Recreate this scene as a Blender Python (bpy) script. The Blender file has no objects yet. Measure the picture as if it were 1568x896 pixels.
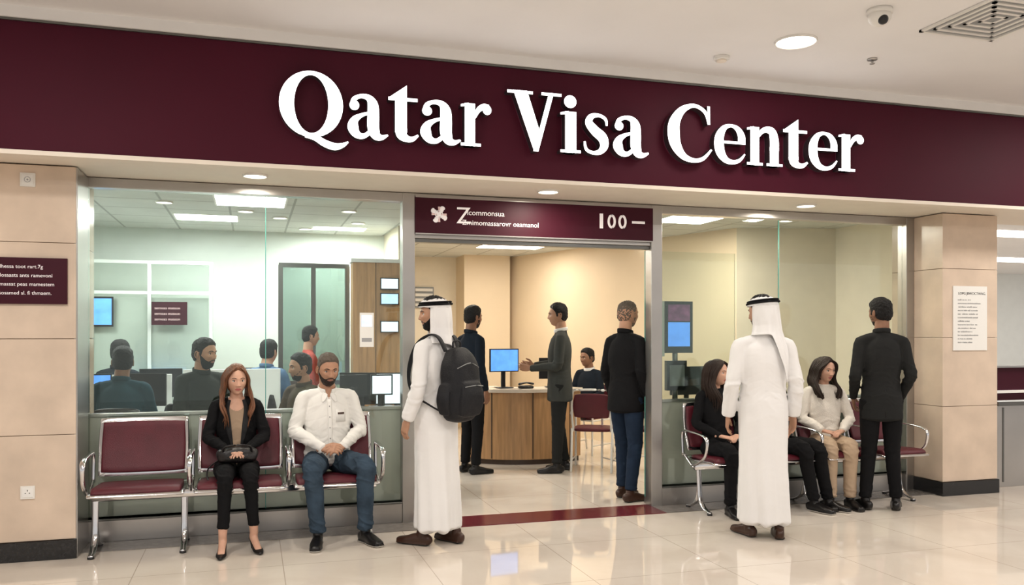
import bpy, math, random
from mathutils import Vector, Matrix, noise
from mathutils.bvhtree import BVHTree
V=Vector
random.seed(4)
S=bpy.context.scene
try:
    S.view_settings.view_transform='Standard'
except Exception: pass

# ------------------------------------------------------------ materials
M={}
def nt(name):
    m=bpy.data.materials.new(name); m.use_nodes=True
    n=m.node_tree; b=n.nodes.get('Principled BSDF'); M[name]=m
    return m,n,b
def mat(name,col,rough=.5,metal=0.,bump=0.,bs=40.,emit=0.,var=0.,vs=6.,spec=.5,sss=0.,sheen=0.,stretch=(1,1,1)):
    m,n,b=nt(name)
    c=(col[0],col[1],col[2],1)
    b.inputs['Base Color'].default_value=c
    b.inputs['Roughness'].default_value=rough
    b.inputs['Metallic'].default_value=metal
    b.inputs['Specular IOR Level'].default_value=spec
    if sss:
        b.inputs['Subsurface Weight'].default_value=sss
        b.inputs['Subsurface Radius'].default_value=(.012,.005,.003)
    if emit:
        b.inputs['Emission Color'].default_value=c
        b.inputs['Emission Strength'].default_value=emit
    tc=n.nodes.new('ShaderNodeTexCoord'); mp=n.nodes.new('ShaderNodeMapping')
    mp.inputs['Scale'].default_value=stretch
    n.links.new(tc.outputs['Object'],mp.inputs['Vector'])
    if var:
        t=n.nodes.new('ShaderNodeTexNoise'); t.inputs['Scale'].default_value=vs; t.inputs['Detail'].default_value=5
        n.links.new(mp.outputs['Vector'],t.inputs['Vector'])
        r=n.nodes.new('ShaderNodeValToRGB')
        r.color_ramp.elements[0].position=.3; r.color_ramp.elements[1].position=.7
        r.color_ramp.elements[0].color=tuple(x*(1-var) for x in col)+(1,)
        r.color_ramp.elements[1].color=tuple(min(1,x*(1+var)) for x in col)+(1,)
        n.links.new(t.outputs['Fac'],r.inputs['Fac']); n.links.new(r.outputs['Color'],b.inputs['Base Color'])
    if bump:
        t=n.nodes.new('ShaderNodeTexNoise'); t.inputs['Scale'].default_value=bs; t.inputs['Detail'].default_value=4
        n.links.new(mp.outputs['Vector'],t.inputs['Vector'])
        u=n.nodes.new('ShaderNodeBump'); u.inputs['Strength'].default_value=bump; u.inputs['Distance'].default_value=.01
        n.links.new(t.outputs['Fac'],u.inputs['Height']); n.links.new(u.outputs['Normal'],b.inputs['Normal'])
    return m
def tilemat(name,c1,c2,cm,w,h,mortar,rough,vs=2.,off=0.,spec=.5):
    m,n,b=nt(name)
    tc=n.nodes.new('ShaderNodeTexCoord')
    br=n.nodes.new('ShaderNodeTexBrick'); br.offset=off; br.squash=1
    br.inputs['Scale'].default_value=1; br.inputs['Brick Width'].default_value=w; br.inputs['Row Height'].default_value=h
    br.inputs['Mortar Size'].default_value=mortar; br.inputs['Mortar Smooth'].default_value=.1
    br.inputs['Mortar'].default_value=cm+(1,)
    n.links.new(tc.outputs['Object'],br.inputs['Vector'])
    t=n.nodes.new('ShaderNodeTexNoise'); t.inputs['Scale'].default_value=vs; t.inputs['Detail'].default_value=6; t.inputs['Distortion'].default_value=.8
    n.links.new(tc.outputs['Object'],t.inputs['Vector'])
    r=n.nodes.new('ShaderNodeValToRGB'); r.color_ramp.elements[0].position=.35; r.color_ramp.elements[1].position=.68
    r.color_ramp.elements[0].color=c1+(1,); r.color_ramp.elements[1].color=c2+(1,)
    n.links.new(t.outputs['Fac'],r.inputs['Fac'])
    n.links.new(r.outputs['Color'],br.inputs['Color1']); n.links.new(r.outputs['Color'],br.inputs['Color2'])
    n.links.new(br.outputs['Color'],b.inputs['Base Color']); b.inputs['Roughness'].default_value=rough
    b.inputs['Specular IOR Level'].default_value=spec
    return m
def glassmat(name,tint,refl,rough=0.):
    m=bpy.data.materials.new(name); m.use_nodes=True; M[name]=m; n=m.node_tree
    n.nodes.clear()
    o=n.nodes.new('ShaderNodeOutputMaterial'); mx=n.nodes.new('ShaderNodeMixShader')
    t=n.nodes.new('ShaderNodeBsdfTransparent'); t.inputs[0].default_value=tint+(1,)
    g=n.nodes.new('ShaderNodeBsdfGlossy'); g.inputs['Roughness'].default_value=rough; g.inputs[0].default_value=(.9,1,.97,1)
    l=n.nodes.new('ShaderNodeLayerWeight'); l.inputs[0].default_value=.25
    ma=n.nodes.new('ShaderNodeMath'); ma.operation='MULTIPLY_ADD'; ma.inputs[1].default_value=.5; ma.inputs[2].default_value=refl
    n.links.new(l.outputs['Fresnel'],ma.inputs[0]); n.links.new(ma.outputs[0],mx.inputs[0])
    n.links.new(t.outputs[0],mx.inputs[1]); n.links.new(g.outputs[0],mx.inputs[2]); n.links.new(mx.outputs[0],o.inputs[0])
    return m
mat('fascia_maroon',(.056,.0040,.014),.6,var=.06,vs=1.5,spec=.15)
mat('sign_maroon',(.042,.003,.011),.5,spec=.2)
mat('white_paint',(.80,.785,.77),.7,var=.02)
mat('ceiling_white',(.82,.805,.80),.8,var=.02,vs=2)
mat('soffit_cream',(.80,.72,.62),.6,var=.02)
mat('cream_wall',(.74,.61,.44),.55,var=.03,vs=1.5)
mat('cream_wall_light',(.80,.72,.58),.6,var=.03)
mat('office_wall',(.66,.71,.67),.6,var=.03)
mat('office_white',(.75,.77,.75),.5,var=.02)
mat('stone_tile',(.65,.52,.41),.2,var=.11,vs=3.5)
mat('stone_gap',(.32,.23,.16),.7)
mat('black_granite',(.012,.012,.013),.12,var=.5,vs=60)
mat('grey_stone',(.20,.18,.165),.2,var=.15,vs=20)
mat('threshold_maroon',(.13,.018,.024),.15,var=.1,vs=15)
mat('steel',(.46,.44,.42),.28,.9,var=.05,vs=3)
mat('steel_dark',(.16,.16,.15),.3,.8,var=.05)
mat('chrome',(.74,.74,.76),.12,1.)
mat('maroon_leather',(.085,.008,.016),.38,bump=.25,bs=250,var=.12,vs=8,spec=.35)
mat('letter_side',(.035,.022,.028),.5)
mat('letter_white',(1,1,1),.5,emit=2.2)
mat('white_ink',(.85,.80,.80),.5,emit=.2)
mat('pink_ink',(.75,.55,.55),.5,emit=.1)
mat('dark_ink',(.08,.08,.08),.6)
mat('grey_ink',(.35,.35,.36),.6)
mat('paper',(.82,.81,.78),.6)
mat('plastic_white',(.78,.76,.72),.35)
mat('plastic_black',(.010,.010,.012),.3)
mat('plastic_grey',(.25,.26,.26),.4)
mat('lamp_panel',(1,.97,.92),.5,emit=7)
mat('lamp_warm',(1,.92,.78),.5,emit=9)
mat('screen_blue',(.10,.30,.85),.3,emit=1.1,var=.35,vs=9)
mat('screen_cyan',(.45,.68,.95),.3,emit=1.1,var=.25,vs=14)
mat('screen_purple',(.16,.05,.12),.3,emit=.6,var=.9,vs=14)
mat('screen_window',(.75,.85,.95),.3,emit=1.0)
mat('wood',(.42,.24,.11),.4,var=.22,vs=5,stretch=(6,6,.5))
mat('wood_dark',(.05,.03,.02),.4)
mat('counter_top',(.70,.62,.52),.25,var=.05)
mat('frost',(.52,.50,.45),.30,var=.06,vs=1.2)
mat('ledge_black',(.02,.02,.02),.25)
glassmat('glass',(.92,.95,.93),.03)
glassmat('glass_dark',(.55,.63,.60),.05)
mat('glass_edge',(.12,.35,.30),.15)
tilemat('floor_tile',(.66,.58,.50),(.74,.67,.59),(.46,.39,.32),.9,.9,.003,.04,1.6,spec=.75)
tilemat('ceiling_grid',(.60,.62,.59),(.64,.66,.63),(.36,.37,.35),.6,.6,.012,.8,3)
mat('skin_light',(.60,.35,.25),.5,sss=.12,var=.06,vs=25,spec=.35)
mat('skin_tan',(.43,.235,.15),.5,sss=.12,var=.07,vs=25,spec=.35)
mat('skin_brown',(.25,.125,.075),.5,sss=.1,var=.07,vs=25,spec=.35)
mat('lips',(.42,.12,.11),.4)
mat('lips_man',(.33,.15,.11),.45)
mat('eye_white',(.62,.60,.57),.2)
mat('iris',(.02,.011,.007),.1)
mat('hair_black',(.006,.005,.005),.55,bump=.8,bs=160,stretch=(3,3,.5),spec=.3)
mat('hair_brown',(.024,.013,.009),.5,bump=.5,bs=160,stretch=(3,3,.5),spec=.3)
mat('hair_auburn',(.150,.060,.028),.42,bump=.3,bs=120,var=.45,vs=25,stretch=(4,4,.35),spec=.35)
mat('hair_grey',(.13,.105,.085),.6,bump=.8,bs=160,stretch=(3,3,.5),spec=.3)
mat('thobe_white',(.80,.79,.785),.85,bump=.05,bs=220,spec=.2)
mat('shirt_white',(.78,.77,.74),.8,bump=.06,bs=260,spec=.2)
mat('sweater_white',(.76,.71,.64),.9,bump=.5,bs=130,spec=.2)
mat('cloth_black',(.0065,.0065,.0075),.85,bump=.2,bs=200,spec=.15)
mat('lapel_black',(.012,.012,.0135),.6,bump=.2,bs=200,spec=.25)
mat('suit_charcoal',(.017,.0175,.0175),.85,bump=.15,bs=200,spec=.15)
mat('suit_grey',(.048,.051,.048),.85,bump=.15,bs=200,spec=.15)
mat('suit_navy',(.008,.012,.019),.85,bump=.15,bs=200,spec=.15)
mat('teal_shirt',(.010,.045,.065),.8,bump=.15,bs=200,spec=.15)
mat('brown_jacket',(.07,.048,.03),.8,bump=.15,bs=200,spec=.15)
mat('dark_green_jacket',(.018,.022,.018),.8,bump=.15,bs=200,spec=.15)
mat('red_shirt',(.35,.05,.035),.8)
mat('blue_shirt',(.06,.13,.24),.8)
mat('jeans',(.038,.060,.088),.9,bump=.2,bs=260,var=.25,vs=9,spec=.15)
mat('jeans_dark',(.014,.025,.048),.9,bump=.2,bs=260,var=.2,vs=9,spec=.15)
mat('trousers_beige',(.45,.33,.23),.85,bump=.1,bs=200,spec=.2)
mat('tan_top',(.36,.26,.18),.8,bump=.1,bs=200,spec=.2)
mat('shoe_black',(.008,.007,.007),.3,spec=.4)
mat('shoe_brown',(.045,.018,.010),.35,spec=.4)
mat('sole_white',(.6,.58,.54),.6)
mat('sole_dark',(.02,.018,.016),.7)
mat('pack_black',(.007,.0075,.010),.6,bump=.3,bs=120,spec=.3)
mat('bag_leather',(.007,.006,.007),.35,bump=.3,bs=80,spec=.5)

# ------------------------------------------------------------ geometry
def cm(a,b,c,d,t):
    return (b*2+(c-a)*t+(a*2-b*5+c*4-d)*t*t+(b*3-a-c*3+d)*t*t*t)*.5
def smooth_path(P,R,sub):
    if sub<=1 or len(P)<3: return P,R
    oP=[];oR=[];n=len(P)
    for i in range(n-1):
        a,b,c,d=P[max(i-1,0)],P[i],P[i+1],P[min(i+2,n-1)]
        ra,rb,rc,rd=R[max(i-1,0)],R[i],R[i+1],R[min(i+2,n-1)]
        for k in range(sub):
            t=k/sub
            oP.append(cm(a,b,c,d,t)); oR.append(tuple(max(.0005,cm(ra[j],rb[j],rc[j],rd[j],t)) for j in (0,1)))
    oP.append(P[-1]); oR.append(R[-1])
    return oP,oR
class Geo:
    def __init__(s): s.v=[];s.f=[];s.m=[];s.s=[]
    def add(s,vs,fs,m,sm=False):
        o=len(s.v); s.v+=[V(x) for x in vs]
        for f in fs: s.f.append([i+o for i in f]); s.m.append(m); s.s.append(sm)
    def box(s,x0,x1,y0,y1,z0,z1,m,R=None,c=None):
        vs=[V((x,y,z)) for z in (z0,z1) for y in (y0,y1) for x in (x0,x1)]
        if R is not None:
            c=c if c is not None else V(((x0+x1)/2,(y0+y1)/2,(z0+z1)/2)); vs=[c+R@(p-c) for p in vs]
        s.add(vs,[(0,2,3,1),(4,5,7,6),(0,1,5,4),(2,6,7,3),(0,4,6,2),(1,3,7,5)],m)
    def tube(s,P,R,m=0,n=16,side=(1,0,0),p=2.,sub=4,cap=1.,closed=False,sm=True):
        P=[V(x) for x in P]; R=[(r,r) if not isinstance(r,(tuple,list)) else tuple(r) for r in R]
        P,R=smooth_path(P,R,sub); side=V(side)
        rings=[]; N=len(P)
        for i in range(N):
            if closed: t=(P[(i+1)%N]-P[i-1])
            else: t=P[min(i+1,N-1)]-P[max(i-1,0)]
            t.normalize()
            sd=side-t*side.dot(t)
            if sd.length<.05:
                alt=V((0,0,1)) if abs(t.z)<.9 else V((0,1,0)); sd=alt-t*alt.dot(t)
            sd.normalize(); b=t.cross(sd)
            rings.append((P[i],sd,b,R[i],t))
        if cap and not closed:
            c0,sd,b,r,t=rings[0]; k=min(r)*cap
            rings=[(c0-t*k*.88,sd,b,(r[0]*.42,r[1]*.42),t),(c0-t*k*.55,sd,b,(r[0]*.8,r[1]*.8),t)]+rings
            c0,sd,b,r,t=rings[-1]; k=min(r)*cap
            rings+=[(c0+t*k*.55,sd,b,(r[0]*.8,r[1]*.8),t),(c0+t*k*.88,sd,b,(r[0]*.42,r[1]*.42),t)]
        vs=[];fs=[]
        for c,sd,b,r,t in rings:
            for j in range(n):
                a=2*math.pi*j/n; ca,sa=math.cos(a),math.sin(a)
                ex=2./p
                x=math.copysign(abs(ca)**ex,ca)*r[0]; y=math.copysign(abs(sa)**ex,sa)*r[1]
                vs.append(c+sd*x+b*y)
        K=len(rings)
        for i in range(K if closed else K-1):
            for j in range(n):
                a=i*n+j;b2=i*n+(j+1)%n;i2=(i+1)%K
                fs.append((a,b2,i2*n+(j+1)%n,i2*n+j))
        if not closed:
            fs.append(tuple(range(n-1,-1,-1))); fs.append(tuple((K-1)*n+j for j in range(n)))
        s.add(vs,fs,m,sm)
    def cyl(s,p0,p1,r,m,n=20,sm=True):
        s.tube([p0,p1],[r,r],m,n=n,sub=1,cap=0,sm=sm)
    def ball(s,c,r,m=0,n=16,R=None):
        c=V(c); r=(r,r,r) if not isinstance(r,(tuple,list)) else r
        vs=[];fs=[];h=n//2+1
        for i in range(1,h):
            th=math.pi*i/h
            for j in range(n):
                a=2*math.pi*j/n
                q=V((r[0]*math.sin(th)*math.cos(a),r[1]*math.sin(th)*math.sin(a),r[2]*math.cos(th)))
                if R is not None:q=R@q
                vs.append(c+q)
        K=h-1
        for i in range(K-1):
            for j in range(n): fs.append((i*n+j,(i+1)*n+j,(i+1)*n+(j+1)%n,i*n+(j+1)%n))
        q0=V((0,0,r[2])); q1=V((0,0,-r[2]))
        if R is not None:q0=R@q0;q1=R@q1
        vs+= [c+q0,c+q1]; a=len(vs)-2
        for j in range(n):
            fs.append((a,j,(j+1)%n)); fs.append((a+1,(K-1)*n+(j+1)%n,(K-1)*n+j))
        s.add(vs,fs,m,True)
    def mesh(s,name):
        me=bpy.data.meshes.new(name); me.from_pydata([tuple(x) for x in s.v],[],s.f); me.update(); return me
    def build(s,name,parent=None,bevel=0.,recenter=True,solid=0.,segs=2):
        c=V((0,0,0))
        if recenter and parent is None:
            mn=[min(p[i] for p in s.v) for i in range(3)]; mx=[max(p[i] for p in s.v) for i in range(3)]
            c=V(((mn[0]+mx[0])/2,(mn[1]+mx[1])/2,mn[2]))
            s.v=[p-c for p in s.v]
        me=s.mesh(name); slots=[]
        for i,mm in enumerate(s.m):
            if mm not in slots: slots.append(mm); me.materials.append(M[mm])
            me.polygons[i].material_index=slots.index(mm)
        me.polygons.foreach_set('use_smooth',s.s)
        ob=bpy.data.objects.new(name,me); S.collection.objects.link(ob); ob.location=c
        if parent: ob.parent=parent
        if solid:
            q=ob.modifiers.new('t','SOLIDIFY'); q.thickness=solid; q.offset=0
        if bevel:
            q=ob.modifiers.new('b','BEVEL'); q.width=bevel; q.segments=segs; q.limit_method='ANGLE'
        return ob
def bake(G,name,mats,voxel,parent,smooth=4,disp=None,matfn=None,vert=None):
    me=G.mesh(name+'_src'); ob=bpy.data.objects.new(name,me); S.collection.objects.link(ob)
    q=ob.modifiers.new('r','REMESH'); q.mode='VOXEL'; q.voxel_size=voxel; q.use_smooth_shade=True
    if smooth:
        q=ob.modifiers.new('s','SMOOTH'); q.factor=.5; q.iterations=smooth
    dg=bpy.context.evaluated_depsgraph_get(); dg.update()
    me2=bpy.data.meshes.new_from_object(ob.evaluated_get(dg))
    bpy.data.objects.remove(ob); bpy.data.meshes.remove(me)
    me2.name=name
    if disp:
        nr=[v.normal.copy() for v in me2.vertices]
        for i,v in enumerate(me2.vertices): v.co=v.co+nr[i]*disp(v.co,nr[i])
    if vert:
        for v in me2.vertices: v.co=vert(v.co)
    me2.materials.clear()
    for m in mats: me2.materials.append(M[m])
    me2.polygons.foreach_set('use_smooth',[True]*len(me2.polygons))
    if matfn:
        for p in me2.polygons: p.material_index=matfn(p.center,p.normal)
    else: me2.polygons.foreach_set('material_index',[0]*len(me2.polygons))
    me2.update()
    o=bpy.data.objects.new(name,me2); S.collection.objects.link(o); o.parent=parent
    return o
def surf(root,name,strips,m,off=.003,th=.003,front=True):
    """ribbons of cloth laid on the garment surface (lapels, plackets, seams)"""
    ob=[c for c in root.children if c.name.split('.')[0] in('jacket','shirt','sweater','thobe')][0]
    me=ob.data; bv=BVHTree.FromPolygons([v.co.copy() for v in me.vertices],[tuple(p.vertices) for p in me.polygons])
    G=Geo(); sg=-1 if front else 1
    for P,W in strips:
        Q=[V((p[0],0,p[1])) for p in P]; Q,R=smooth_path(Q,[(w,w) for w in W],6)
        vs=[];fs=[];K=5
        for i in range(len(Q)):
            t=(Q[min(i+1,len(Q)-1)]-Q[max(i-1,0)]).normalized(); n=V((t.z,0,-t.x))
            for k in range(K):
                q=Q[i]+n*R[i][0]*(k/(K-1)-.5)
                h=bv.ray_cast(V((q.x,sg*1.,q.z)),V((0,-sg,0)))[0]
                y=h.y if h is not None else -.09
                vs.append((q.x,y+sg*off,q.z))
        for i in range(len(Q)-1):
            for k in range(K-1): fs.append((i*K+k,i*K+k+1,(i+1)*K+k+1,(i+1)*K+k))
        G.add(vs,fs,m,True)
    return G.build(name,root,solid=th)
def empty(name,loc=(0,0,0),rz=0,sc=1):
    e=bpy.data.objects.new(name,None); e.empty_display_size=.2; e.location=loc; e.rotation_euler=(0,0,rz); e.scale=(sc,)*3
    S.collection.objects.link(e); return e
def text(body,name,loc,size,m,parent,rot=(math.pi/2,0,0),align='LEFT',ext=.001):
    c=bpy.data.curves.new(name,'FONT'); c.body=body; c.size=size; c.extrude=ext; c.align_x=align; c.resolution_u=3
    c.materials.append(M[m]); o=bpy.data.objects.new(name,c); o.location=loc; o.rotation_euler=rot
    S.collection.objects.link(o); o.parent=parent; return o
def ss(x):
    x=max(0.,min(1.,x)); return x*x*(3-2*x)
def interp(x,xs,ys):
    if x<=xs[0]: return ys[0]
    for i in range(1,len(xs)):
        if x<=xs[i]:
            t=(x-xs[i-1])/(xs[i]-xs[i-1]); return ys[i-1]+(ys[i]-ys[i-1])*t
    return ys[-1]
def ga(x,s): return math.exp(-x*x/(2*s*s))

# ------------------------------------------------------------ heads
def head_grid(nu,nv,fem):
    rows=[]
    a,b,c=.0755,.096,.118; p=2.3
    if fem: a*=.95
    for i in range(nv+1):
        th=math.pi*i/nv; row=[]
        for j in range(nu):
            ph=2*math.pi*j/nu
            d=V((math.sin(th)*math.sin(ph),-math.sin(th)*math.cos(ph),math.cos(th)))
            r=(abs(d.x/a)**p+abs(d.y/b)**p+abs(d.z/c)**p)**(-1/p)
            x,y,z=d.x*r,d.y*r,d.z*r
            t=max(0,-z/.118); x*=1-(.36 if fem else .27)*t**1.4
            if y>0 and z<-.02: y*=1-.35*ss((-z-.02)/.09)
            if y>0 and z>-.03: y*=1.04
            if y<0 and z>.05: y*=1-.06*ss((z-.05)/.05)
            if d.y<0:
                w=ss(-d.y*2.5); F=0; ax=abs(x)
                if z>.012: pr=.005*ga(z-.012,.012)
                elif z>-.036: pr=.005+.016*((.012-z)/.048)**1.2
                else: pr=.021*math.exp(-((z+.036)/.007)**2)
                tt=max(0,min(1,(.012-z)/.048)); F+=pr*ga(x,.0065+.004*tt)
                F+=.006*ga(ax-.013,.005)*ga(z+.039,.006)
                F-=.011*ga(ax-.031,.013)*ga(z,.0085)
                F+=(.003 if fem else .006)*ga(z-.020,.006)*ga(ax-.028,.02)
                F+=.005*ga(z+.0595,.004)*ga(x,.015)+.0055*ga(z+.0705,.0045)*ga(x,.013)
                F-=.003*ga(z+.065,.002)*ga(x,.018)
                F-=.003*ga(z+.083,.006)*ga(x,.016)
                F+=.011*ga(z+.102,.013)*ga(x,.018)
                F+=.005*ga(ax-.042,.014)*ga(z+.022,.013)
                F-=.004*ga(ax-.045,.012)*ga(z+.060,.016)
                y-=F*w
            row.append(V((x,y,z)))
        rows.append(row)
    return rows
def grid_faces(G,rows,T,m,keep=None,nu=None):
    nv=len(rows)-1; nu=len(rows[0]); vs=[T@q for r in rows for q in r]
    o=len(G.v); G.v+=vs
    for i in range(nv):
        for j in range(nu):
            j2=(j+1)%nu
            if keep and not keep(i,j): continue
            c=(rows[i][j]+rows[i+1][j2])*.5
            mm=m(c) if callable(m) else m
            G.f.append([o+i*nu+j,o+(i+1)*nu+j,o+(i+1)*nu+j2,o+i*nu+j2]); G.m.append(mm); G.s.append(True)
HL={'short':([0,25,45,60,72,80,95,115,180],[.070,.068,.052,.030,-.020,-.02,.0,-.055,-.078]),
    'recede':([0,25,45,60,72,80,95,115,180],[.082,.080,.058,.034,-.020,-.02,.0,-.055,-.078]),
    'long':([0,8,25,45,60,75,100,180],[.078,.076,.066,.045,.0,-.06,-.10,-.115])}
def make_head(root,pos,yaw=0,pitch=0,roll=0,skin='skin_tan',hair='short',hairm='hair_black',beard=0,fem=False,q=1.,neck=None,ghutra=None,ht=1.,beardm=None,strands=0,ln=.36,wave=.014,thick=1.):
    T=Matrix.Translation(V(pos))@Matrix.Rotation(math.radians(yaw),4,'Z')@Matrix.Rotation(math.radians(pitch),4,'X')@Matrix.Rotation(math.radians(roll),4,'Y')
    nu,nv=(128,112) if q>=1 else (64,56)
    rows=head_grid(nu,nv,fem)
    G=Geo()
    lm='lips' if fem else 'lips_man'
    def fm(c):
        if c.y<0 and (c.x/.023)**2+((c.z+.065)/.0105)**2<1: return lm
        return skin
    grid_faces(G,rows,T,fm)
    nb=V(neck) if neck is not None else V(pos)+V((0,.02,-.20))
    top=T@V((0,.018,-.06)); r=.048 if fem else .058
    G.tube([nb+V((0,.004,-.06)),nb+V((0,0,-.01)),nb.lerp(top,.5)+V((0,.004,0)),top],[(r*1.3,r*1.15),(r*1.1,r*1.04),(r,r),(r*.98,r)],skin,n=24)
    R3=T.to_3x3()
    for sx in (1,-1):
        G.ball(T@V((sx*.0765,.010,-.008)),(.007,.015,.027),skin,R=R3@Matrix.Rotation(sx*.35,3,'Z'))
        pts=[T@V((sx*(.079+.005*math.sin(a)),.012+.016*math.sin(a)*1.0,-.006+.028*math.cos(a))) for a in [x*.42-.2 for x in range(8)]]
        G.tube(pts,[.0035]*8,skin,n=8,sub=2)
        G.ball(T@V((sx*.031,-.0725,0)),(.0145,.0125,.0090),'eye_white',R=R3)
        G.ball(T@V((sx*.031,-.0810,-.0005)),(.0062,.0046,.0062),'iris',R=R3)
        G.tube([T@V((sx*(.031+dx),-.0850+abs(dx)*.35+(.003 if sx*dx>0 else 0),.0074-dx*dx*22)) for dx in (-.013,-.006,0,.006,.014)],[.0010,.0016,.0020,.0018,.001],'hair_black',n=8,sub=2)
        bp=[]
        for ax,z in ((.013,.0175),(.022,.0215),(.033,.0235),(.044,.0205),(.050,.016)):
            best=min((abs(qv.x-sx*ax)*1+abs(qv.z-z),qv.y) for rw in rows[nv//4:nv//2+2] for qv in rw if qv.y<0)
            bp.append(T@V((sx*ax,best[1]-.0006,z)))
        G.tube(bp,[(.002,.001),(.0038,.002),(.0036,.002),(.0026,.0018),(.001,.001)] if not fem else [(.0015,.001),(.0022,.0014),(.0021,.0014),(.0016,.0012),(.001,.001)],hairm if hairm not in('hair_grey','hair_auburn') else 'hair_brown',n=8,side=(0,0,1),sub=2)
    G.build('head',root)
    def shell(nm,maskf,thf,m,under=.0025,nz=0.):
        offs=[];nr=[]
        for rw in rows:
            ro=[];rn=[]
            for p in rw:
                az=math.degrees(math.atan2(abs(p.x),-p.y))
                mk=maskf(az,p); w=ss(mk)
                t=thf(az,p)*w-under
                if nz and w>0: t+=nz*w*(noise.noise(p*70)+.6*noise.noise(p*160))
                d=p.normalized(); ro.append(t); rn.append(p+d*t)
            offs.append(ro);nr.append(rn)
        GG=Geo()
        grid_faces(GG,nr,T,m,keep=lambda i,j: max(offs[i][j],offs[i+1][j],offs[i][(j+1)%nu],offs[i+1][(j+1)%nu])>-under*.9)
        if GG.f: GG.build(nm,root)
    if hair in HL:
        xs,ys=HL[hair]
        shell('hair',lambda az,p:(p.z-interp(az,xs,ys))/.014 if not(p.y<.02 and 82<az<100 and p.z<.018) else 0,
              lambda az,p:(.008+.013*ss((p.z-.02)/.07))*ht if hair!='long' else .014,hairm,nz=.006 if hair!='long' else .003)
    if strands:
        rnd=random.Random(strands*7+int(abs(pos[0])*10)+len(root.name))
        GG=Geo()
        for sx in (1,-1):
            for k in range(strands):
                s=k/(strands-1); j=lambda a:rnd.uniform(-a,a)
                L=ln*(.72+.28*rnd.random())*(1 if s<.6 else .95)
                def mixv(a,b): return V(a).lerp(V(b),s)
                off=V((rnd.uniform(-.002,.016),0,0))
                ph=rnd.uniform(-.7,.7)+s*2
                P=[mixv((.006,-.066,.108),(.004,.075,.112)),mixv((.046,-.086,.074),(.050,.098,.078)),mixv((.080,-.056,.012),(.078,.106,.010)),
                   mixv((.089,-.038,-.055),(.080,.112,-.055)),mixv((.096,-.045,-.12),(.082,.118,-.12)),mixv((.104,-.080,-.19),(.080,.125,-.19)),mixv((.098,-.105,-.26),(.075,.130,-.26)),mixv((.088,-.112,-L),(.060,.130,-L))]
                Q=[]
                for i,p in enumerate(P):
                    w_=wave*ss((i-2)/3)
                    p=V((p.x+off.x*min(1,i/2)+w_*math.sin(i*1.7+ph)+j(.002),p.y+w_*.8*math.cos(i*1.7+ph)+j(.003),p.z+j(.003)))
                    if i==len(P)-1: p.x+=j(.012)
                    Q.append(T@V((sx*p.x,p.y,p.z)))
                r0=rnd.uniform(.0055,.0090)*thick
                GG.tube(Q,[r0*.6,r0*.9,r0,r0,r0*1.1,r0*1.1,r0*.9,.0012],hairm,n=6,sub=4,cap=0)
        GG.build('hair_locks',root)
    if beard:
        def bm(az,p):
            if az>84 or p.y>.02: return 0
            top=interp(az,[0,12,20,30,50,78],[-.046,-.047,-.056,-.058,-.040,.0])
            k=(top-p.z)/.008
            e=(math.sqrt((p.x/.021)**2+((p.z+.066)/.0085)**2)-1)*2.5
            return min(k,e,(84-az)/6)
        shell('beard',bm,lambda az,p:beard*(.6+.9*ss((-p.z-.06)/.05)),beardm or hairm,nz=.003)
    if ghutra:
        base,tail,tw,am=ghutra
        GG=Geo()
        rr=[]
        for i in range(15):
            th=math.pi*.5*i/14*1.02
            rr.append([V(((.096)*math.sin(th)*math.sin(2*math.pi*j/56),.008-(.118)*math.sin(th)*math.cos(2*math.pi*j/56),.050+.075*math.cos(th)+.003*noise.noise(V((math.sin(2*math.pi*j/56)*4,math.cos(2*math.pi*j/56)*4,i*.4))))) for j in range(56)])
        grid_faces(GG,rr,T,'thobe_white')
        nA,nS=90,40; vs=[];fs=[]
        for i in range(nA+1):
            ph=math.radians(am)*(2*i/nA-1)
            L=base+tail*math.exp(-(ph/tw)**2)
            for k in range(nS+1):
                s_=L*k/nS
                rx=interp(s_,[0,.08,.15,.2,.26,.34,.45,.7],[.096,.099,.100,.112,.140,.170,.18,.17])
                ry=interp(s_,[0,.08,.15,.2,.26,.34,.45,.7],[.118,.120,.118,.122,.138,.158,.170,.175])
                f=.009*math.sin(8*ph+1.3*math.sin(3*ph))*min(1,s_/.12)+.005*noise.noise(V((ph*3,s_*9,2)))
                edge=ss((abs(ph)-math.radians(am-12))/.2)*.012
                rx+=f-edge; ry+=f
                vs.append(T@V((rx*math.sin(ph),.008+ry*math.cos(ph),.052-s_)))
        for i in range(nA):
            for k in range(nS):
                a=i*(nS+1)+k; fs.append((a,a+nS+1,a+nS+2,a+1))
        GG.add(vs,fs,'thobe_white',True)
        GG.build('ghutra',root,solid=.003)
        AG=Geo()
        for z in (.070,.085):
            k=1. if z<.075 else .94
            P=[T@V((.101*k*math.sin(a),.010-.121*k*math.cos(a),z-.007*math.cos(a))) for a in [2*math.pi*x/40 for x in range(40)]]
            AG.tube(P,[.0075]*40,'cloth_black',n=10,sub=1,closed=True)
        AG.build('agal',root)
    return T

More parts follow.
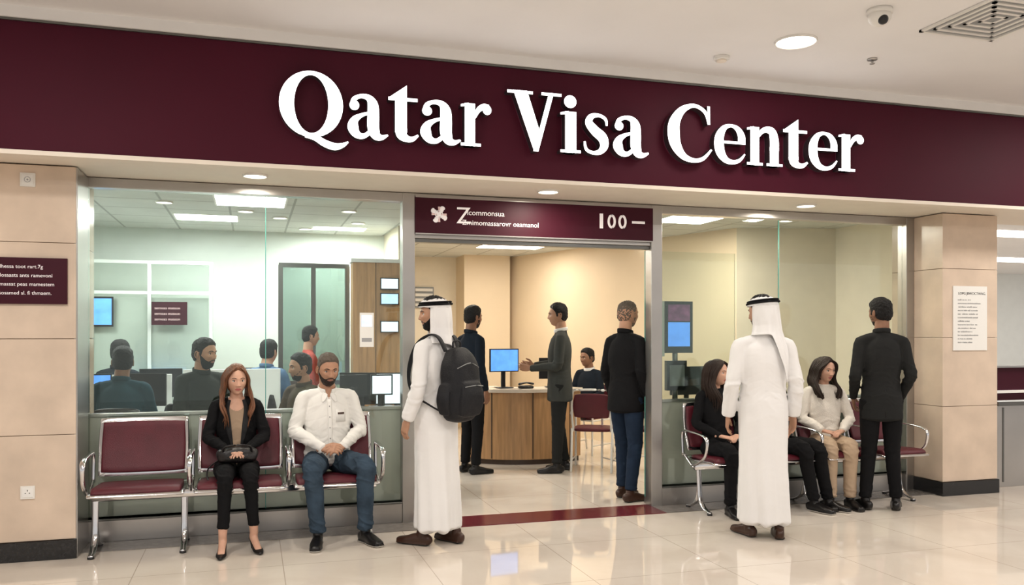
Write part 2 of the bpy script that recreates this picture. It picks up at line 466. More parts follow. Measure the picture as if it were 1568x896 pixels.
# ------------------------------------------------------------ hands, shoes
def hand(G,wr,d,n,left,curl=22,sc=1.):
    d=V(d).normalized(); n=V(n); n=(n-d*n.dot(d)).normalized(); t=d.cross(n)*(-1 if left else 1)
    wr=V(wr)
    G.tube([wr-d*.05,wr,wr+d*.035*sc,wr+d*.085*sc],[(.024,.020),(.027*sc,.018*sc),(.038*sc,.016*sc),(.041*sc,.0125*sc)],side=t,n=16,p=2.4,cap=.6)
    offs=(.030,.010,-.010,-.029); Ls=(.068,.078,.072,.056)
    for o_,L in zip(offs,Ls):
        p=wr+d*(.078-abs(o_)*.18)*sc+t*o_*sc; ang=math.radians(curl*.6); P=[p-d*.01]; R=[.0092*sc]
        for k,fr in enumerate((.44,.32,.24)):
            dr=d*math.cos(ang)+n*math.sin(ang)+t*o_*1.2
            p=p+dr.normalized()*L*fr*sc; P.append(p); R.append((.0088-.0009*k)*sc); ang+=math.radians(curl)
        G.tube(P,R,side=t,n=10,sub=3)
    p=wr+d*.022*sc+t*.024*sc+n*.004; a=(d*.62+t*.72+n*.25).normalized(); b=(d*.86+t*.25+n*.40).normalized()
    G.tube([p-a*.01,p+a*.034*sc,p+a*.034*sc+b*.030*sc,p+a*.034*sc+b*.054*sc],[.014*sc,.0115*sc,.0095*sc,.008*sc],side=n,n=10,sub=3)
def shoe(G,an,ang,L=.275,low=False):
    an=V(an); f=V((math.sin(ang),-math.cos(ang),0)); z0=an.z-.085; sd=V((math.cos(ang),math.sin(ang),0))
    b=V((an.x,an.y,z0))
    G.tube([b-f*.055+V((0,0,.040)),b-f*.02+V((0,0,.044)),b+f*.05+V((0,0,.042)),b+f*.12+V((0,0,.030)),b+f*(L-.085)+V((0,0,.024))],
           [(.031,.036),(.034,.042),(.038,.040),(.046,.029),(.034,.021)],side=sd,n=18,p=2.6)
    G.tube([b+V((0,0,.012))-f*.05,b+V((0,0,.012))+f*.04,b+V((0,0,.012))+f*.12,b+V((0,0,.012))+f*(L-.08)],[(.036,.012),(.038,.012),(.048,.012),(.038,.012)],side=sd,n=16,p=3,cap=1)
    if not low: G.tube([b+V((0,0,.05)),b+V((0,0,.10))-f*.004],[(.037,.045),(.036,.042)],side=sd,n=16,cap=.3)

# ------------------------------------------------------------ people
def stand(**k):
    J=dict(hipL=(.088,0,.93),kneL=(.095,-.015,.50),anL=(.10,.015,.087),hipR=(-.088,0,.93),kneR=(-.095,-.015,.50),anR=(-.10,.015,.087),
      shL=(.172,.012,1.420),elL=(.218,.035,1.14),wrL=(.222,-.03,.895),shR=(-.172,.012,1.420),elR=(-.218,.035,1.14),wrR=(-.222,-.03,.895),
      head=(0,-.02,1.662),neck=(0,.012,1.49),
      spine=[((0,0,.93)),((0,-.005,1.10)),((0,0,1.27)),((0,.008,1.395))],sit=False,footL=.15,footR=-.15)
    J.update(k); return J
def sitp(**k):
    J=dict(hipL=(.085,-.01,.555),kneL=(.13,-.42,.545),anL=(.12,-.43,.087),hipR=(-.085,-.01,.555),kneR=(-.13,-.42,.545),anR=(-.12,-.43,.087),
      shL=(.168,.035,1.045),elL=(.228,-.03,.79),wrL=(.09,-.21,.69),shR=(-.168,.035,1.045),elR=(-.228,-.03,.79),wrR=(-.09,-.21,.69),
      head=(0,-.01,1.257),neck=(0,.035,1.10),
      spine=[((0,0,.56)),((0,.02,.72)),((0,.035,.88)),((0,.035,1.01))],sit=True,footL=.15,footR=-.15,hL=((-.75,-.6,-.15),(0,.2,-1)),hR=((.75,-.6,-.15),(0,.2,-1)))
    J.update(k); return J
def person(name,loc,deg,J,top='jacket',topm='cloth_black',botm='cloth_black',shoem='shoe_black',solem='sole_dark',skin='skin_tan',
           H=1.78,vox=.009,w=1.,fem=False,head=None,curl=22,collar=None,hem=None,topfn=None,topmats=None,seed=0,heels=False,legs=True,fold=1.,legw=1.,opencollar=False):
    root=empty(name,(loc[0],loc[1],loc[2] if len(loc)>2 else 0),math.radians(deg),H/1.78)
    J={k:(V(v) if isinstance(v,tuple) and len(v)==3 and not isinstance(v[0],tuple) else v) for k,v in J.items()}
    fw=.88 if fem else 1.
    sp=[V(x) for x in J['spine']]
    sit=J['sit']; nk=J['neck']
    G=Geo()
    nt_=nk+V((0,0,-.002)) if opencollar else nk+V((0,-.002,.014))
    if top=='thobe':
        P=[V((0,.01,.125)),V((0,.01,.30)),V((0,.005,.62)),sp[0],sp[1],sp[2],sp[3],nk+V((0,0,-.025)),nk+V((0,-.004,.03))]
        R=[(.176,.155),(.172,.150),(.168,.142),(.172,.138),(.158,.122),(.172,.122),(.148,.100),(.075,.070),(.060,.060)]
    elif sit:
        h=J.get('hemoff',-.02)
        P=[sp[0]+V((0,0,h)),sp[1],sp[2],sp[3],nk+V((0,0,-.022)),nt_]
        R=[(.172,.135),(.154,.122),(.172,.122),(.146,.098),(.075,.068),(.062,.062)]
    else:
        hz=hem if hem else .80
        P=[V((0,0,hz)),sp[0],sp[1],sp[2],sp[3],nk+V((0,0,-.025)),nt_]
        R=[(.178,.132),(.174,.126),(.156,.115),(.174,.122),(.148,.100),(.075,.068),(.062,.062)]
    R=[(a*w*fw if i<len(R)-2 else a*fw,b*w*fw if i<len(R)-2 else b*fw) for i,(a,b) in enumerate(R)]
    if fem: R[-4]=(R[-4][0],R[-4][1]*1.10)
    G.tube(P,R,side=(1,0,0),n=32,p=2.25,sub=5,cap=.2)
    armr=[.043,.052,.053,.050,.046,.041,.035] if top!='thobe' else [.043,.053,.055,.054,.053,.052,.049]
    if top=='sweater': armr=[.043,.052,.056,.054,.052,.048,.036]
    for s_ in 'LR':
        sh,el,wr=J['sh'+s_],J['el'+s_],J['wr'+s_]
        if fem: sh=V((sh.x*.88,sh.y,sh.z))
        sh=V((sh.x*(.4+.6*w),sh.y,sh.z))
        inn=V((sh.x*.55,sh.y,sh.z-.01))
        A=[inn,sh,sh.lerp(el,.5),el,el.lerp(wr,.35),el.lerp(wr,.75),wr]
        G.tube(A,[r*(.88 if fem else 1)*(.5+.5*w) for r in armr],n=18,sub=4,cap=.3)
        G.tube([V((sh.x*.98,sh.y,sh.z+.004)),V((sh.x*.62,sh.y,(sh.z+nk.z)/2-.010)),nk+V((0,0,-.018))],[(.042,.044),(.046,.050),(.040,.050)],n=16,sub=3,cap=.5)
    els=[J['elL'],J['elR']]
    def ridge(n_): return max(0,1-abs(n_)*3.2)**2
    def tdisp(c,nn):
        q=V((c.x*5+seed*1.7,c.y*5,c.z*11+c.x*5*(1 if c.x>0 else -1)))
        f=noise.noise(V((c.x*8+seed,c.y*8,c.z*11)))*.0035
        de=min((c-els[0]).length,(c-els[1]).length)
        near=ss(1-de/.17); wst=ss(1-abs(c.z-(sp[1].z-.05))/.22)*.8
        f+=ridge(noise.noise(q))*.0055*(.35+near+wst)
        f-=ridge(noise.noise(q*1.9+V((3,1,7))))*.0032*(.3+near+wst)
        if top=='thobe':
            a=math.atan2(c.y,c.x); low=ss((1.0-c.z)/.9)
            f=f*(.55+near*.5)+low*(.010*math.sin(a*6+seed+c.z*1.2)+.006*math.sin(a*11+c.z*2.5+seed))*(1 if abs(c.x)<.2 else 0)
        return f*fold
    bake(G,'thobe' if top=='thobe' else top,topmats or [topm],vox,root,smooth=8 if vox<.008 else 6,disp=tdisp,matfn=topfn)
    if legs:
        G=Geo()
        if not sit: G.tube([sp[0]+V((0,0,-.07)),sp[0]+V((0,0,.10))],[(.160*fw*w,.115*w),(.150*fw*w,.105*w)],n=28,p=2.4,sub=3,cap=.5)
        else: G.tube([sp[0]+V((0,.03,-.0)),sp[0]+V((0,.01,.12))],[(.165*fw*w,.115*w),(.142*fw*w,.105*w)],n=28,p=2.4,sub=3,cap=.55)
        for s_ in 'LR':
            hp,kn,an=J['hip'+s_],J['kne'+s_],J['an'+s_]
            lr=[.092,.084,.066,.061,.054,.053] if not heels else [.085,.076,.058,.050,.042,.042]
            end=an.lerp(kn,.05) if not heels else an.lerp(kn,.17)
            G.tube([hp,hp.lerp(kn,.45),kn,kn.lerp(an,.3),kn.lerp(an,.7),end],[r*w*legw for r in lr],n=20,sub=5,cap=.15 if not sit else .3)
        kns=[J['kneL'],J['kneR']]
        def ld(c,nn):
            dk=min((c-kns[0]).length,(c-kns[1]).length); near=ss(1-dk/.2); lo=ss(1-abs(c.z-.13)/.14); hp_=ss(1-abs(c.z-sp[0].z)/.2)*.7
            q=V((c.x*6+seed,c.y*7,c.z*15+c.x*6))
            return (noise.noise(V((c.x*11+seed,c.y*11,c.z*13)))*.003+ridge(noise.noise(q))*.0065*(.25+near+lo+hp_)-ridge(noise.noise(q*2.1))*.003*(.3+near+lo))*fold
        bake(G,'trousers',[botm],vox,root,smooth=5,disp=ld)
    G=Geo()
    for s_ in 'LR':
        an=J['an'+s_]
        if heels:
            ang=J['foot'+s_]; f=V((math.sin(ang),-math.cos(ang),0)); sd=V((math.cos(ang),math.sin(ang),0)); b=V((an.x,an.y,0))
            G.tube([b-f*.05+V((0,0,.082)),b+V((0,0,.070)),b+f*.05+V((0,0,.040)),b+f*.11+V((0,0,.020)),b+f*.17+V((0,0,.014))],[(.026,.020),(.030,.018),(.032,.018),(.038,.016),(.018,.010)],side=sd,n=16,sub=4)
            G.tube([b-f*.05+V((0,0,.07)),b-f*.045+V((0,0,.004))],[.018,.007],n=10,sub=1,cap=.2)
        else: shoe(G,an,J['foot'+s_],low=False)
    bake(G,'shoes',[shoem,solem],.005,root,smooth=2,matfn=(lambda c,n_:1 if c.z<.014 else 0) if not heels else None,vert=lambda c:V((c.x,c.y,max(c.z,.0))))
    if heels:
        G=Geo()
        for s_ in 'LR':
            an=J['an'+s_]; kn=J['kne'+s_]; ang=J['foot'+s_]; f=V((math.sin(ang),-math.cos(ang),0)); b=V((an.x,an.y,0))
            G.tube([an.lerp(kn,.25),b+V((0,0,.14)),b-f*.01+V((0,0,.10)),b+f*.05+V((0,0,.062)),b+f*.11+V((0,0,.032))],[.038,.030,(.030,.034),(.026,.022),(.026,.012)],n=14,sub=4)
        bake(G,'feet',[skin],.006,root,smooth=2)
    G=Geo()
    for s_ in 'LR':
        el,wr=J['el'+s_],J['wr'+s_]; L=s_=='L'; hh=J.get('h'+s_)
        d,n_=hh if hh else ((wr-el).normalized()+V((0,0,-.35)),V((-1 if L else 1,0.25,0)))
        hand(G,V(wr)+V(d).normalized()*.012,d,n_,L,curl,sc=.9 if fem else 1.)
    bake(G,'hands',[skin],.0032 if vox<.0105 else .005,root,smooth=2)
    if collar:
        G=Geo(); r=.062*fw+.003
        a0=.42 if opencollar else 0.
        A=[a0+(2*math.pi-2*a0)*x/32 for x in range(33 if opencollar else 32)]
        P=[nk+V((r*1.04*math.sin(a),-.002-r*1.10*math.cos(a),(.010 if opencollar else .016)-(.026 if opencollar else .014)*math.cos(a))) for a in A]
        G.tube(P,[(.019,.0035)]*len(P),collar,n=10,side=(0,0,1),sub=1,closed=not opencollar); G.build('collar',root)
    hd=dict(head or {}); hd.setdefault('skin',skin)
    if J['head'] is not None: make_head(root,J['head'],neck=nk,fem=fem,**hd)
    return root

# ============================================================ ROOM SHELL
GY=6.75      # shop-front glazing plane
FY=5.845     # fascia plane
def slab(name,*a,m='white_paint',bevel=0):
    g=Geo(); g.box(*a,m); return g.build(name,bevel=bevel)
slab('floor',-9,22,-7,22,-.1,0,m='floor_tile')
slab('ceiling',-9,22,-7,FY+.02,3.50,3.62,m='ceiling_white')
g=Geo(); g.box(-9,16,FY,FY+.12,2.63,3.43,'fascia_maroon'); g.build('wall_fascia')
g=Geo(); g.box(-9,16,FY-.03,FY+.12,3.43,3.50,'white_paint'); g.box(-9,16,FY-.015,FY+.1,3.415,3.432,'steel_dark'); g.build('trim_1')
g=Geo(); g.box(-9,16,FY-.01,FY+.13,2.60,2.628,'soffit_cream'); g.build('trim_2')
slab('ceiling_soffit',-9,9,FY+.12,GY+.12,2.63,2.72,m='soffit_cream')
slab('ceiling_office',-2.6,7.0,GY+.12,13.7,2.75,2.85,m='ceiling_grid')
slab('ceiling_corridor',7.0,22,FY+.12,22,2.95,3.05,m='ceiling_white')
def pier(name,x0,x1,y0,y1,zs,side):
    g=Geo(); g.box(x0+.012,x1-.012,y0+.012,y1,0,2.625,'stone_gap')
    for a,b in zip(zs[:-1],zs[1:]):
        if x1-x0>1.5:
            xs=[x0,x0+ (x1-x0)*.34,x0+(x1-x0)*.68,x1]
        else: xs=[x0,x1]
        for c,d in zip(xs[:-1],xs[1:]): g.box(c+.0015,d-.0015,y0,y1-.01,a+.002,b-.002,'stone_tile')
    return g.build(name,bevel=.002)
pier('wall_left_pier',-5,-1.12,6.30,7.0,[.13,.83,1.47,2.11,2.622],0)
pier('wall_right_pier',6.12,6.765,6.34,7.0,[.13,.83,1.47,2.11,2.622],0)
g=Geo(); g.box(-5,-1.115,6.285,6.9,0,.128,'black_granite'); g.build('baseboard_left',bevel=.003)
g=Geo(); g.box(6.11,6.775,6.325,6.95,0,.128,'black_granite'); g.build('baseboard_right',bevel=.003)
slab('wall_office_left',-2.6,-2.45,7.0,10.9,0,2.75,m='office_wall')
slab('wall_office_back',-2.6,1.75,10.8,10.95,0,2.75,m='office_wall')
slab('wall_divider',1.62,1.75,9.7,13.7,0,2.75,m='cream_wall_light')
slab('wall_lobby_back',1.75,4.0,13.5,13.65,0,2.75,m='cream_wall_light')
slab('wall_lobby_pier',3.2,3.95,12.95,13.5,0,2.75,m='cream_wall')
def wallseg(name,a,b,m,th=.12):
    a=V(a+(0,));b=V(b+(0,)); d=(b-a).normalized(); n=V((d.y,-d.x,0))*-th
    g=Geo(); vs=[a,b,b+n,a+n]; g.add([V((p.x,p.y,z)) for z in (0,2.75) for p in vs],[(3,2,1,0),(4,5,6,7),(0,1,5,4),(1,2,6,5),(2,3,7,6),(3,0,4,7)],m)
    return g.build(name)
wallseg('wall_lobby_right',(3.9,13.5),(5.45,8.75),'cream_wall')
wallseg('wall_lobby_side',(5.45,8.75),(6.75,8.45),'cream_wall_light')
slab('wall_right_return',6.62,6.765,7.0,8.6,0,2.75,m='cream_wall_light')
slab('wall_corridor_back',6.8,22,16,16.2,0,2.95,m='office_white')

def glaz(name,x0,x1,seam):
    g=Geo()
    g.box(x0,seam-.003,GY-.006,GY+.006,.17,2.55,'glass'); g.box(seam+.003,x1,GY-.006,GY+.006,.17,2.55,'glass')
    g.box(seam-.003,seam+.003,GY-.006,GY+.006,.17,2.55,'glass_edge')
    return g.build(name)
glaz('window_1',-1.12,1.15,.108); glaz('window_2',3.43,6.03,4.643)
g=Geo()
for a,b in ((-1.12,1.15),(3.43,6.03)):
    g.box(a,b,GY+.03,GY+.06,.17,.90,'frost'); g.box(a,b,GY+.012,GY+.075,.90,.925,'steel')
    g.box(a,b,GY-.05,GY+.07,0,.17,'steel'); g.box(a,b,GY-.06,GY+.07,.155,.17,'steel_dark')
g.build('trim_glazing_base',bevel=.003)
g=Geo()
for a,b in ((-1.19,-1.12),(1.15,1.25),(3.325,3.43),(6.03,6.12)):
    g.box(a,b,GY-.06,GY+.06,0,2.625,'steel')
g.box(-1.12,6.03,GY-.055,GY+.055,2.555,2.625,'steel')
g.box(-1.135,-1.112,6.31,GY-.05,.0,2.62,'steel')
g.build('trim_glazing_frame',bevel=.004)
g=Geo(); g.box(1.25,3.325,GY-.04,GY+.04,2.27,2.30,'steel'); g.box(1.25,3.325,GY-.02,GY+.05,2.24,2.27,'steel_dark'); g.build('trim_door_head',bevel=.003)
g=Geo(); g.box(3.35,4.25,GY+.10,GY+.112,.02,2.24,'glass'); g.box(3.342,3.352,GY+.098,GY+.114,.02,2.24,'glass_edge')
g.box(3.34,4.26,GY+.09,GY+.12,0.003,.06,'steel'); g.build('door_1')
g=Geo(); g.box(-1.12,1.25,6.42,6.69,.0,.006,'grey_stone'); g.box(3.33,6.12,6.42,6.69,.0,.006,'grey_stone'); g.build('trim_floor_stone')
g=Geo(); g.box(1.25,3.33,6.42,6.78,.0,.006,'threshold_maroon'); g.build('trim_floor_threshold')

# ============================================================ MAIN SIGN
def ribbon(P,W,sub=6):
    Q=[V((p[0],p[1],0)) for p in P]; Q,R=smooth_path(Q,[(w,w) for w in W],sub)
    L=[];Rr=[]
    for i in range(len(Q)):
        t=(Q[min(i+1,len(Q)-1)]-Q[max(i-1,0)]).normalized(); n=V((-t.y,t.x,0))*R[i][0]/2
        L.append(Q[i]+n);Rr.append(Q[i]-n)
    return [(a.x,a.y) for a in L],[(a.x,a.y) for a in Rr]
def rect(x0,x1,z0,z1): return ([(x0,z1),(x1,z1)],[(x0,z0),(x1,z0)])
def disc(cx,cz,r,n=20):
    a=[];b=[]
    for i in range(n+1):
        x=cx-r*math.cos(math.pi*i/n); h=r*math.sin(math.pi*i/n)+.0002; a.append((x,cz+h)); b.append((x,cz-h))
    return (a,b)
def ring(cx,cz,ro,zo,ri,zi,n=48):
    a=[];b=[]
    for i in range(n+1):
        t=-2*math.pi*i/n; a.append((cx+ro*math.cos(t),cz+zo*math.sin(t))); b.append((cx+ri*math.cos(t),cz+zi*math.sin(t)))
    return (a,b)
def quad4(a,b,c,d): return ([a,b],[d,c])
GL={}
GL['i']=(.15,[rect(.035,.118,.0,.298),rect(0,.152,0,.020),quad4((0,.288),(.06,.302),(.06,.278),(0,.272)),disc(.073,.370,.046)])
GL['n']=(.325,[rect(.030,.108,0,.298),rect(0,.140,0,.020),quad4((0,.288),(.06,.302),(.06,.278),(0,.272)),
   ribbon([(.10,.225),(.135,.268),(.18,.283),(.225,.265),(.243,.20),(.243,.12)],[.022,.038,.050,.068,.080,.080]),rect(.203,.283,0,.15),rect(.175,.318,0,.020)])
GL['r']=(.24,[rect(.030,.110,0,.298),rect(0,.155,0,.020),quad4((0,.288),(.06,.302),(.06,.278),(0,.272)),
   ribbon([(.105,.20),(.135,.255),(.175,.280),(.215,.275)],[.022,.036,.044,.046]),disc(.203,.260,.034)])
GL['t']=(.21,[rect(.045,.126,.06,.30),rect(0,.200,.276,.299),quad4((.01,.299),(.126,.385),(.126,.29),(.05,.29)),
   ribbon([(.0855,.085),(.092,.045),(.125,.020),(.165,.020),(.205,.048)],[.081,.074,.048,.034,.014])])
GL['s']=(.22,[ribbon([(.192,.215),(.182,.262),(.13,.287),(.072,.275),(.052,.228),(.10,.172),(.158,.125),(.172,.068),(.140,.022),(.085,.010),(.032,.032),(.018,.090)],
   [.016,.024,.026,.042,.060,.074,.078,.065,.042,.026,.024,.016])])
GL['a']=(.28,[ribbon([(.038,.220),(.050,.262),(.095,.286),(.148,.278),(.176,.235),(.180,.16),(.180,.08),(.198,.030),(.235,.016),(.280,.035)],[.030,.032,.028,.044,.072,.080,.080,.066,.038,.012]),
   disc(.052,.222,.033),ribbon([(.165,.178),(.105,.160),(.056,.125),(.043,.075),(.068,.028),(.115,.018),(.165,.055)],[.020,.026,.050,.074,.054,.034,.028])])
GL['e']=(.28,[ribbon([(.238,.155),(.237,.215),(.205,.268),(.150,.291),(.092,.272),(.054,.215),(.044,.150),(.058,.080),(.100,.028),(.160,.010),(.222,.028),(.268,.078)],
   [.064,.062,.044,.024,.042,.070,.082,.076,.052,.034,.026,.012]),rect(.07,.272,.152,.172)])
GL['C']=(.38,[ribbon([(.345,.285),(.325,.365),(.268,.410),(.200,.418),(.118,.375),(.062,.290),(.052,.205),(.070,.115),(.130,.035),(.215,.004),(.300,.022),(.372,.095)],
   [.014,.028,.028,.032,.058,.088,.100,.088,.056,.034,.028,.014]),quad4((.335,.425),(.357,.425),(.360,.285),(.340,.285))])
GL['Q']=(.45,[ring(.210,.207,.210,.220,.112,.192),ribbon([(.17,-.002),(.235,-.014),(.300,-.048),(.365,-.066),(.42,-.052),(.455,-.028)],[.03,.040,.048,.048,.030,.010])])
GL['V']=(.42,[quad4((.045,.42),(.152,.42),(.262,.10),(.205,-.008)),quad4((.20,-.008),(.238,-.008),(.358,.42),(.320,.42)),rect(0,.195,.399,.42),rect(.262,.418,.399,.42)])
def letter(G,ch,x0,x1,z0,yf,depth):
    w,parts=GL[ch]; k=(x1-x0)/w; vs=[];fs_f=[];fs_s=[]
    for A,B in parts:
        o=len(vs); n=len(A)
        for y in (yf,yf+depth):
            for (x,z) in A: vs.append((x0+x*k,y,z0+z))
            for (x,z) in B: vs.append((x0+x*k,y,z0+z))
        for i in range(n-1):
            fs_f.append((o+i,o+n+i,o+n+i+1,o+i+1))
            fs_s.append((o+i,o+i+1,o+2*n+i+1,o+2*n+i)); fs_s.append((o+n+i+1,o+n+i,o+3*n+i,o+3*n+i+1))
        fs_s.append((o,o+2*n,o+3*n,o+n)); e=n-1; fs_s.append((o+e,o+n+e,o+3*n+e,o+2*n+e))
    G.add(vs,fs_f,'letter_white'); G.add(vs,fs_s,'letter_side')
sg=empty('illuminated_sign_letters',(0,FY,2.82))
slots=[('Q',.176,.620),('a',.614,.892),('t',.895,1.106),('a',1.108,1.400),('r',1.401,1.626),('V',1.740,2.152),('i',2.142,2.298),('s',2.312,2.533),('a',2.549,2.845),
 ('C',3.000,3.384),('e',3.395,3.680),('n',3.686,4.014),('t',4.013,4.244),('e',4.244,4.528),('r',4.530,4.778)]
for i,(ch,a,b) in enumerate(slots):
    g=Geo(); letter(g,ch,a,b,0,-.075,.072); g.build('letter_%s_%d'%(ch,i),sg)

hs=empty('door_header_sign',(1.25,GY-.05,2.31))
g=Geo(); g.box(0,2.08,-.03,.0,-.005,.285,'sign_maroon'); g.box(0,2.08,-.034,.002,.280,.292,'steel'); g.box(0,2.08,-.034,.002,-.012,-.003,'steel'); g.build('panel',hs)
g=Geo()
for k in range(4):
    a=k*math.pi/2+math.pi/4
    g.tube([(.19,-.034,.15),(.19+.05*math.cos(a+.3),-.034,.15+.05*math.sin(a+.3)),(.19+.066*math.cos(a),-.034,.15+.066*math.sin(a))],[(.008,.002),(.022,.003),(.008,.002)],'white_ink',n=10,side=(-math.sin(a),0,math.cos(a)))
    b=k*math.pi/2
    g.tube([(.19+.02*math.cos(b),-.036,.15+.02*math.sin(b)),(.19+.06*math.cos(b),-.036,.15+.06*math.sin(b))],[(.006,.002),(.010,.002)],'pink_ink',n=8,sub=1,side=(-math.sin(b),0,math.cos(b)))
g.tube([(.19+.03*math.cos(a),-.037,.15+.03*math.sin(a)) for a in [x*math.pi/8 for x in range(16)]],[.004]*16,'white_ink',n=6,sub=1,closed=True)
g.build('emblem',hs)
text('Z',"initial",(.33,-.032,.085),.19,'white_ink',hs)
text('lcommonsua',"line_1",(.42,-.032,.155),.062,'white_ink',hs,ext=.002)
text('Zmimomassarovr oaamanol',"line_2",(.38,-.032,.075),.058,'white_ink',hs,ext=.002)
g=Geo()
g.box(1.58,1.61,-.036,-.03,.09,.215,'white_ink')
for cx in (1.69,1.79):
    g.tube([(cx+.028*math.cos(a),-.034,.152+.050*math.sin(a)) for a in [x*math.pi/12 for x in range(24)]],[.011]*24,'white_ink',n=8,sub=1,closed=True)
g.box(1.88,2.0,-.036,-.03,.142,.162,'white_ink')
g.build('numerals',hs)

n1=empty('wall_notice_sign',(-1.82,6.29,1.70))
g=Geo(); g.box(0,.65,-.012,.008,0,.305,'sign_maroon'); g.build('panel',n1,bevel=.002)
for i,tx in enumerate(('Mhessa toot rart.7g','Mosaasts ants ramevoni','hmassat peas mamestem','ssosamed sl. fi thmaem.')):
    text(tx,'line_%d'%i,(.235,-.013,.235-i*.058),.034,'white_ink',n1,ext=.0012)
def plate(name,x,z,y=6.30,s=.085,hole=True):
    g=Geo(); g.box(x-s/2,x+s/2,y-.012,y,z-s/2,z+s/2,'plastic_white'); g.box(x-s*.36,x+s*.36,y-.016,y-.01,z-s*.36,z+s*.36,'paper')
    if hole:
        for dx in (-.012,.012): g.cyl((x+dx,y-.0165,z-.004),(x+dx,y-.015,z-.004),.004,'dark_ink',n=10)
        g.box(x-.003,x+.003,y-.0165,y-.015,z+.008,z+.018,'dark_ink')
    else:
        g.tube([(x+.018*math.cos(a),y-.017,z+.018*math.sin(a)) for a in [k*math.pi/10 for k in range(20)]],[.002]*20,'grey_ink',n=6,sub=1,closed=True); g.ball((x,y-.016,z),(.006,.003,.006),'grey_ink')
    return g.build(name,bevel=.0015)
plate('thermostat',-1.407,2.52,hole=False,s=.09); plate('power_outlet',-1.407,.456)
p1=empty('paper_notice',(6.235,6.335,1.35))
g=Geo(); g.box(0,.395,-.006,.004,0,.60,'paper'); g.build('sheet',p1)
text('LOPG JBWOCTWAG.','title',(.055,-.007,.52),.034,'dark_ink',p1)
random.seed(2)
for i in range(13):
    text(''.join(random.choice('aeinostrm  lc') for _ in range(random.choice((20,24,27)))),'line_%d'%i,(.05,-.007,.465-i*.033),.021,'grey_ink',p1)

# ============================================================ CEILING ITEMS
def downlight(name,x,y,z,r,m='lamp_warm'):
    g=Geo()
    g.tube([(x+r*1.08*math.cos(a),y+r*1.08*math.sin(a),z-.004) for a in [k*math.pi/16 for k in range(32)]],[(.012,.006)]*32,'plastic_white',n=8,sub=1,closed=True,side=(0,0,1))
    g.cyl((x,y,z-.004),(x,y,z+.0),r,m,n=32); return g.build(name)
downlight('ceiling_downlight',3.55,4.96,3.50,.125)
for x,y in ((.03,6.29),(2.24,6.31),(4.64,6.34)): downlight('soffit_downlight',x,y,2.63,.075)
for x,y in ((-1.5,3.6),(1.0,2.0),(4.2,2.0),(7.4,4.6),(-1.5,.5),(7.4,1)): downlight('ceiling_downlight',x,y,3.50,.125)
g=Geo(); g.cyl((3.70,4.33,3.47),(3.70,4.33,3.50),.075,'plastic_white',n=28); g.ball((3.70,4.33,3.455),(.068,.068,.06),'plastic_white',n=28); g.ball((3.69,4.29,3.425),(.032,.032,.032),'plastic_black',n=20); g.build('security_camera')
g=Geo(); g.cyl((3.24,5.40,3.475),(3.24,5.40,3.50),.055,'plastic_white',n=24); g.cyl((3.24,5.40,3.462),(3.24,5.40,3.476),.036,'soffit_cream',n=24); g.build('smoke_detector',bevel=.003)
g=Geo(); g.cyl((4.31,5.12,3.49),(4.31,5.12,3.50),.035,'steel',n=20); g.cyl((4.31,5.12,3.465),(4.31,5.12,3.49),.008,'steel',n=10); g.cyl((4.31,5.12,3.462),(4.31,5.12,3.466),.018,'steel',n=12); g.build('fire_sprinkler')
g=Geo(); cx,cy=4.50,4.25
for k in range(5):
    h=.30-k*.06
    for a,b,c,d in ((-h,h,-h,-h+.022),(-h,h,h-.022,h),(-h,-h+.022,-h,h),(h-.022,h,-h,h)): g.box(cx+a,cx+b,cy+c,cy+d,3.485+k*.002,3.498,'plastic_white')
g.box(cx-.28,cx+.28,cy-.28,cy+.28,3.496,3.4995,'plastic_grey'); g.build('ceiling_air_vent')
def panel(name,x,y,sx,sy,z=2.75):
    g=Geo(); g.box(x-sx/2,x+sx/2,y-sy/2,y+sy/2,z-.006,z+.0,'lamp_panel'); g.box(x-sx/2-.02,x+sx/2+.02,y-sy/2-.02,y+sy/2+.02,z-.003,z+.001,'plastic_white'); return g.build(name)
PAN=[(0.0,8.35,.62,.62),(-.45,9.65,.62,.45),(3.55,11.6,.9,.45),(4.55,8.3,.6,.5),(-1.9,8.6,.6,.6),(1.0,10.2,.6,.3),(2.4,10.3,.6,.6)]
for p in PAN: panel('ceiling_light_panel',*p)
for x,y in ((-.78,8.6),(.95,8.7),(1.15,9.6),(.62,10.3),(-.05,9.0),(4.9,10.2),(5.6,8.0),(.3,9.4)):
    downlight('office_downlight',x,y,2.75,.07,'lamp_panel')
g=Geo(); g.box(8.5,14,9.3,9.8,2.93,2.949,'lamp_panel'); g.build('corridor_light_strip'); g=Geo(); g.box(10,20,12.6,13.2,2.93,2.949,'lamp_panel'); g.build('corridor_light_strip')

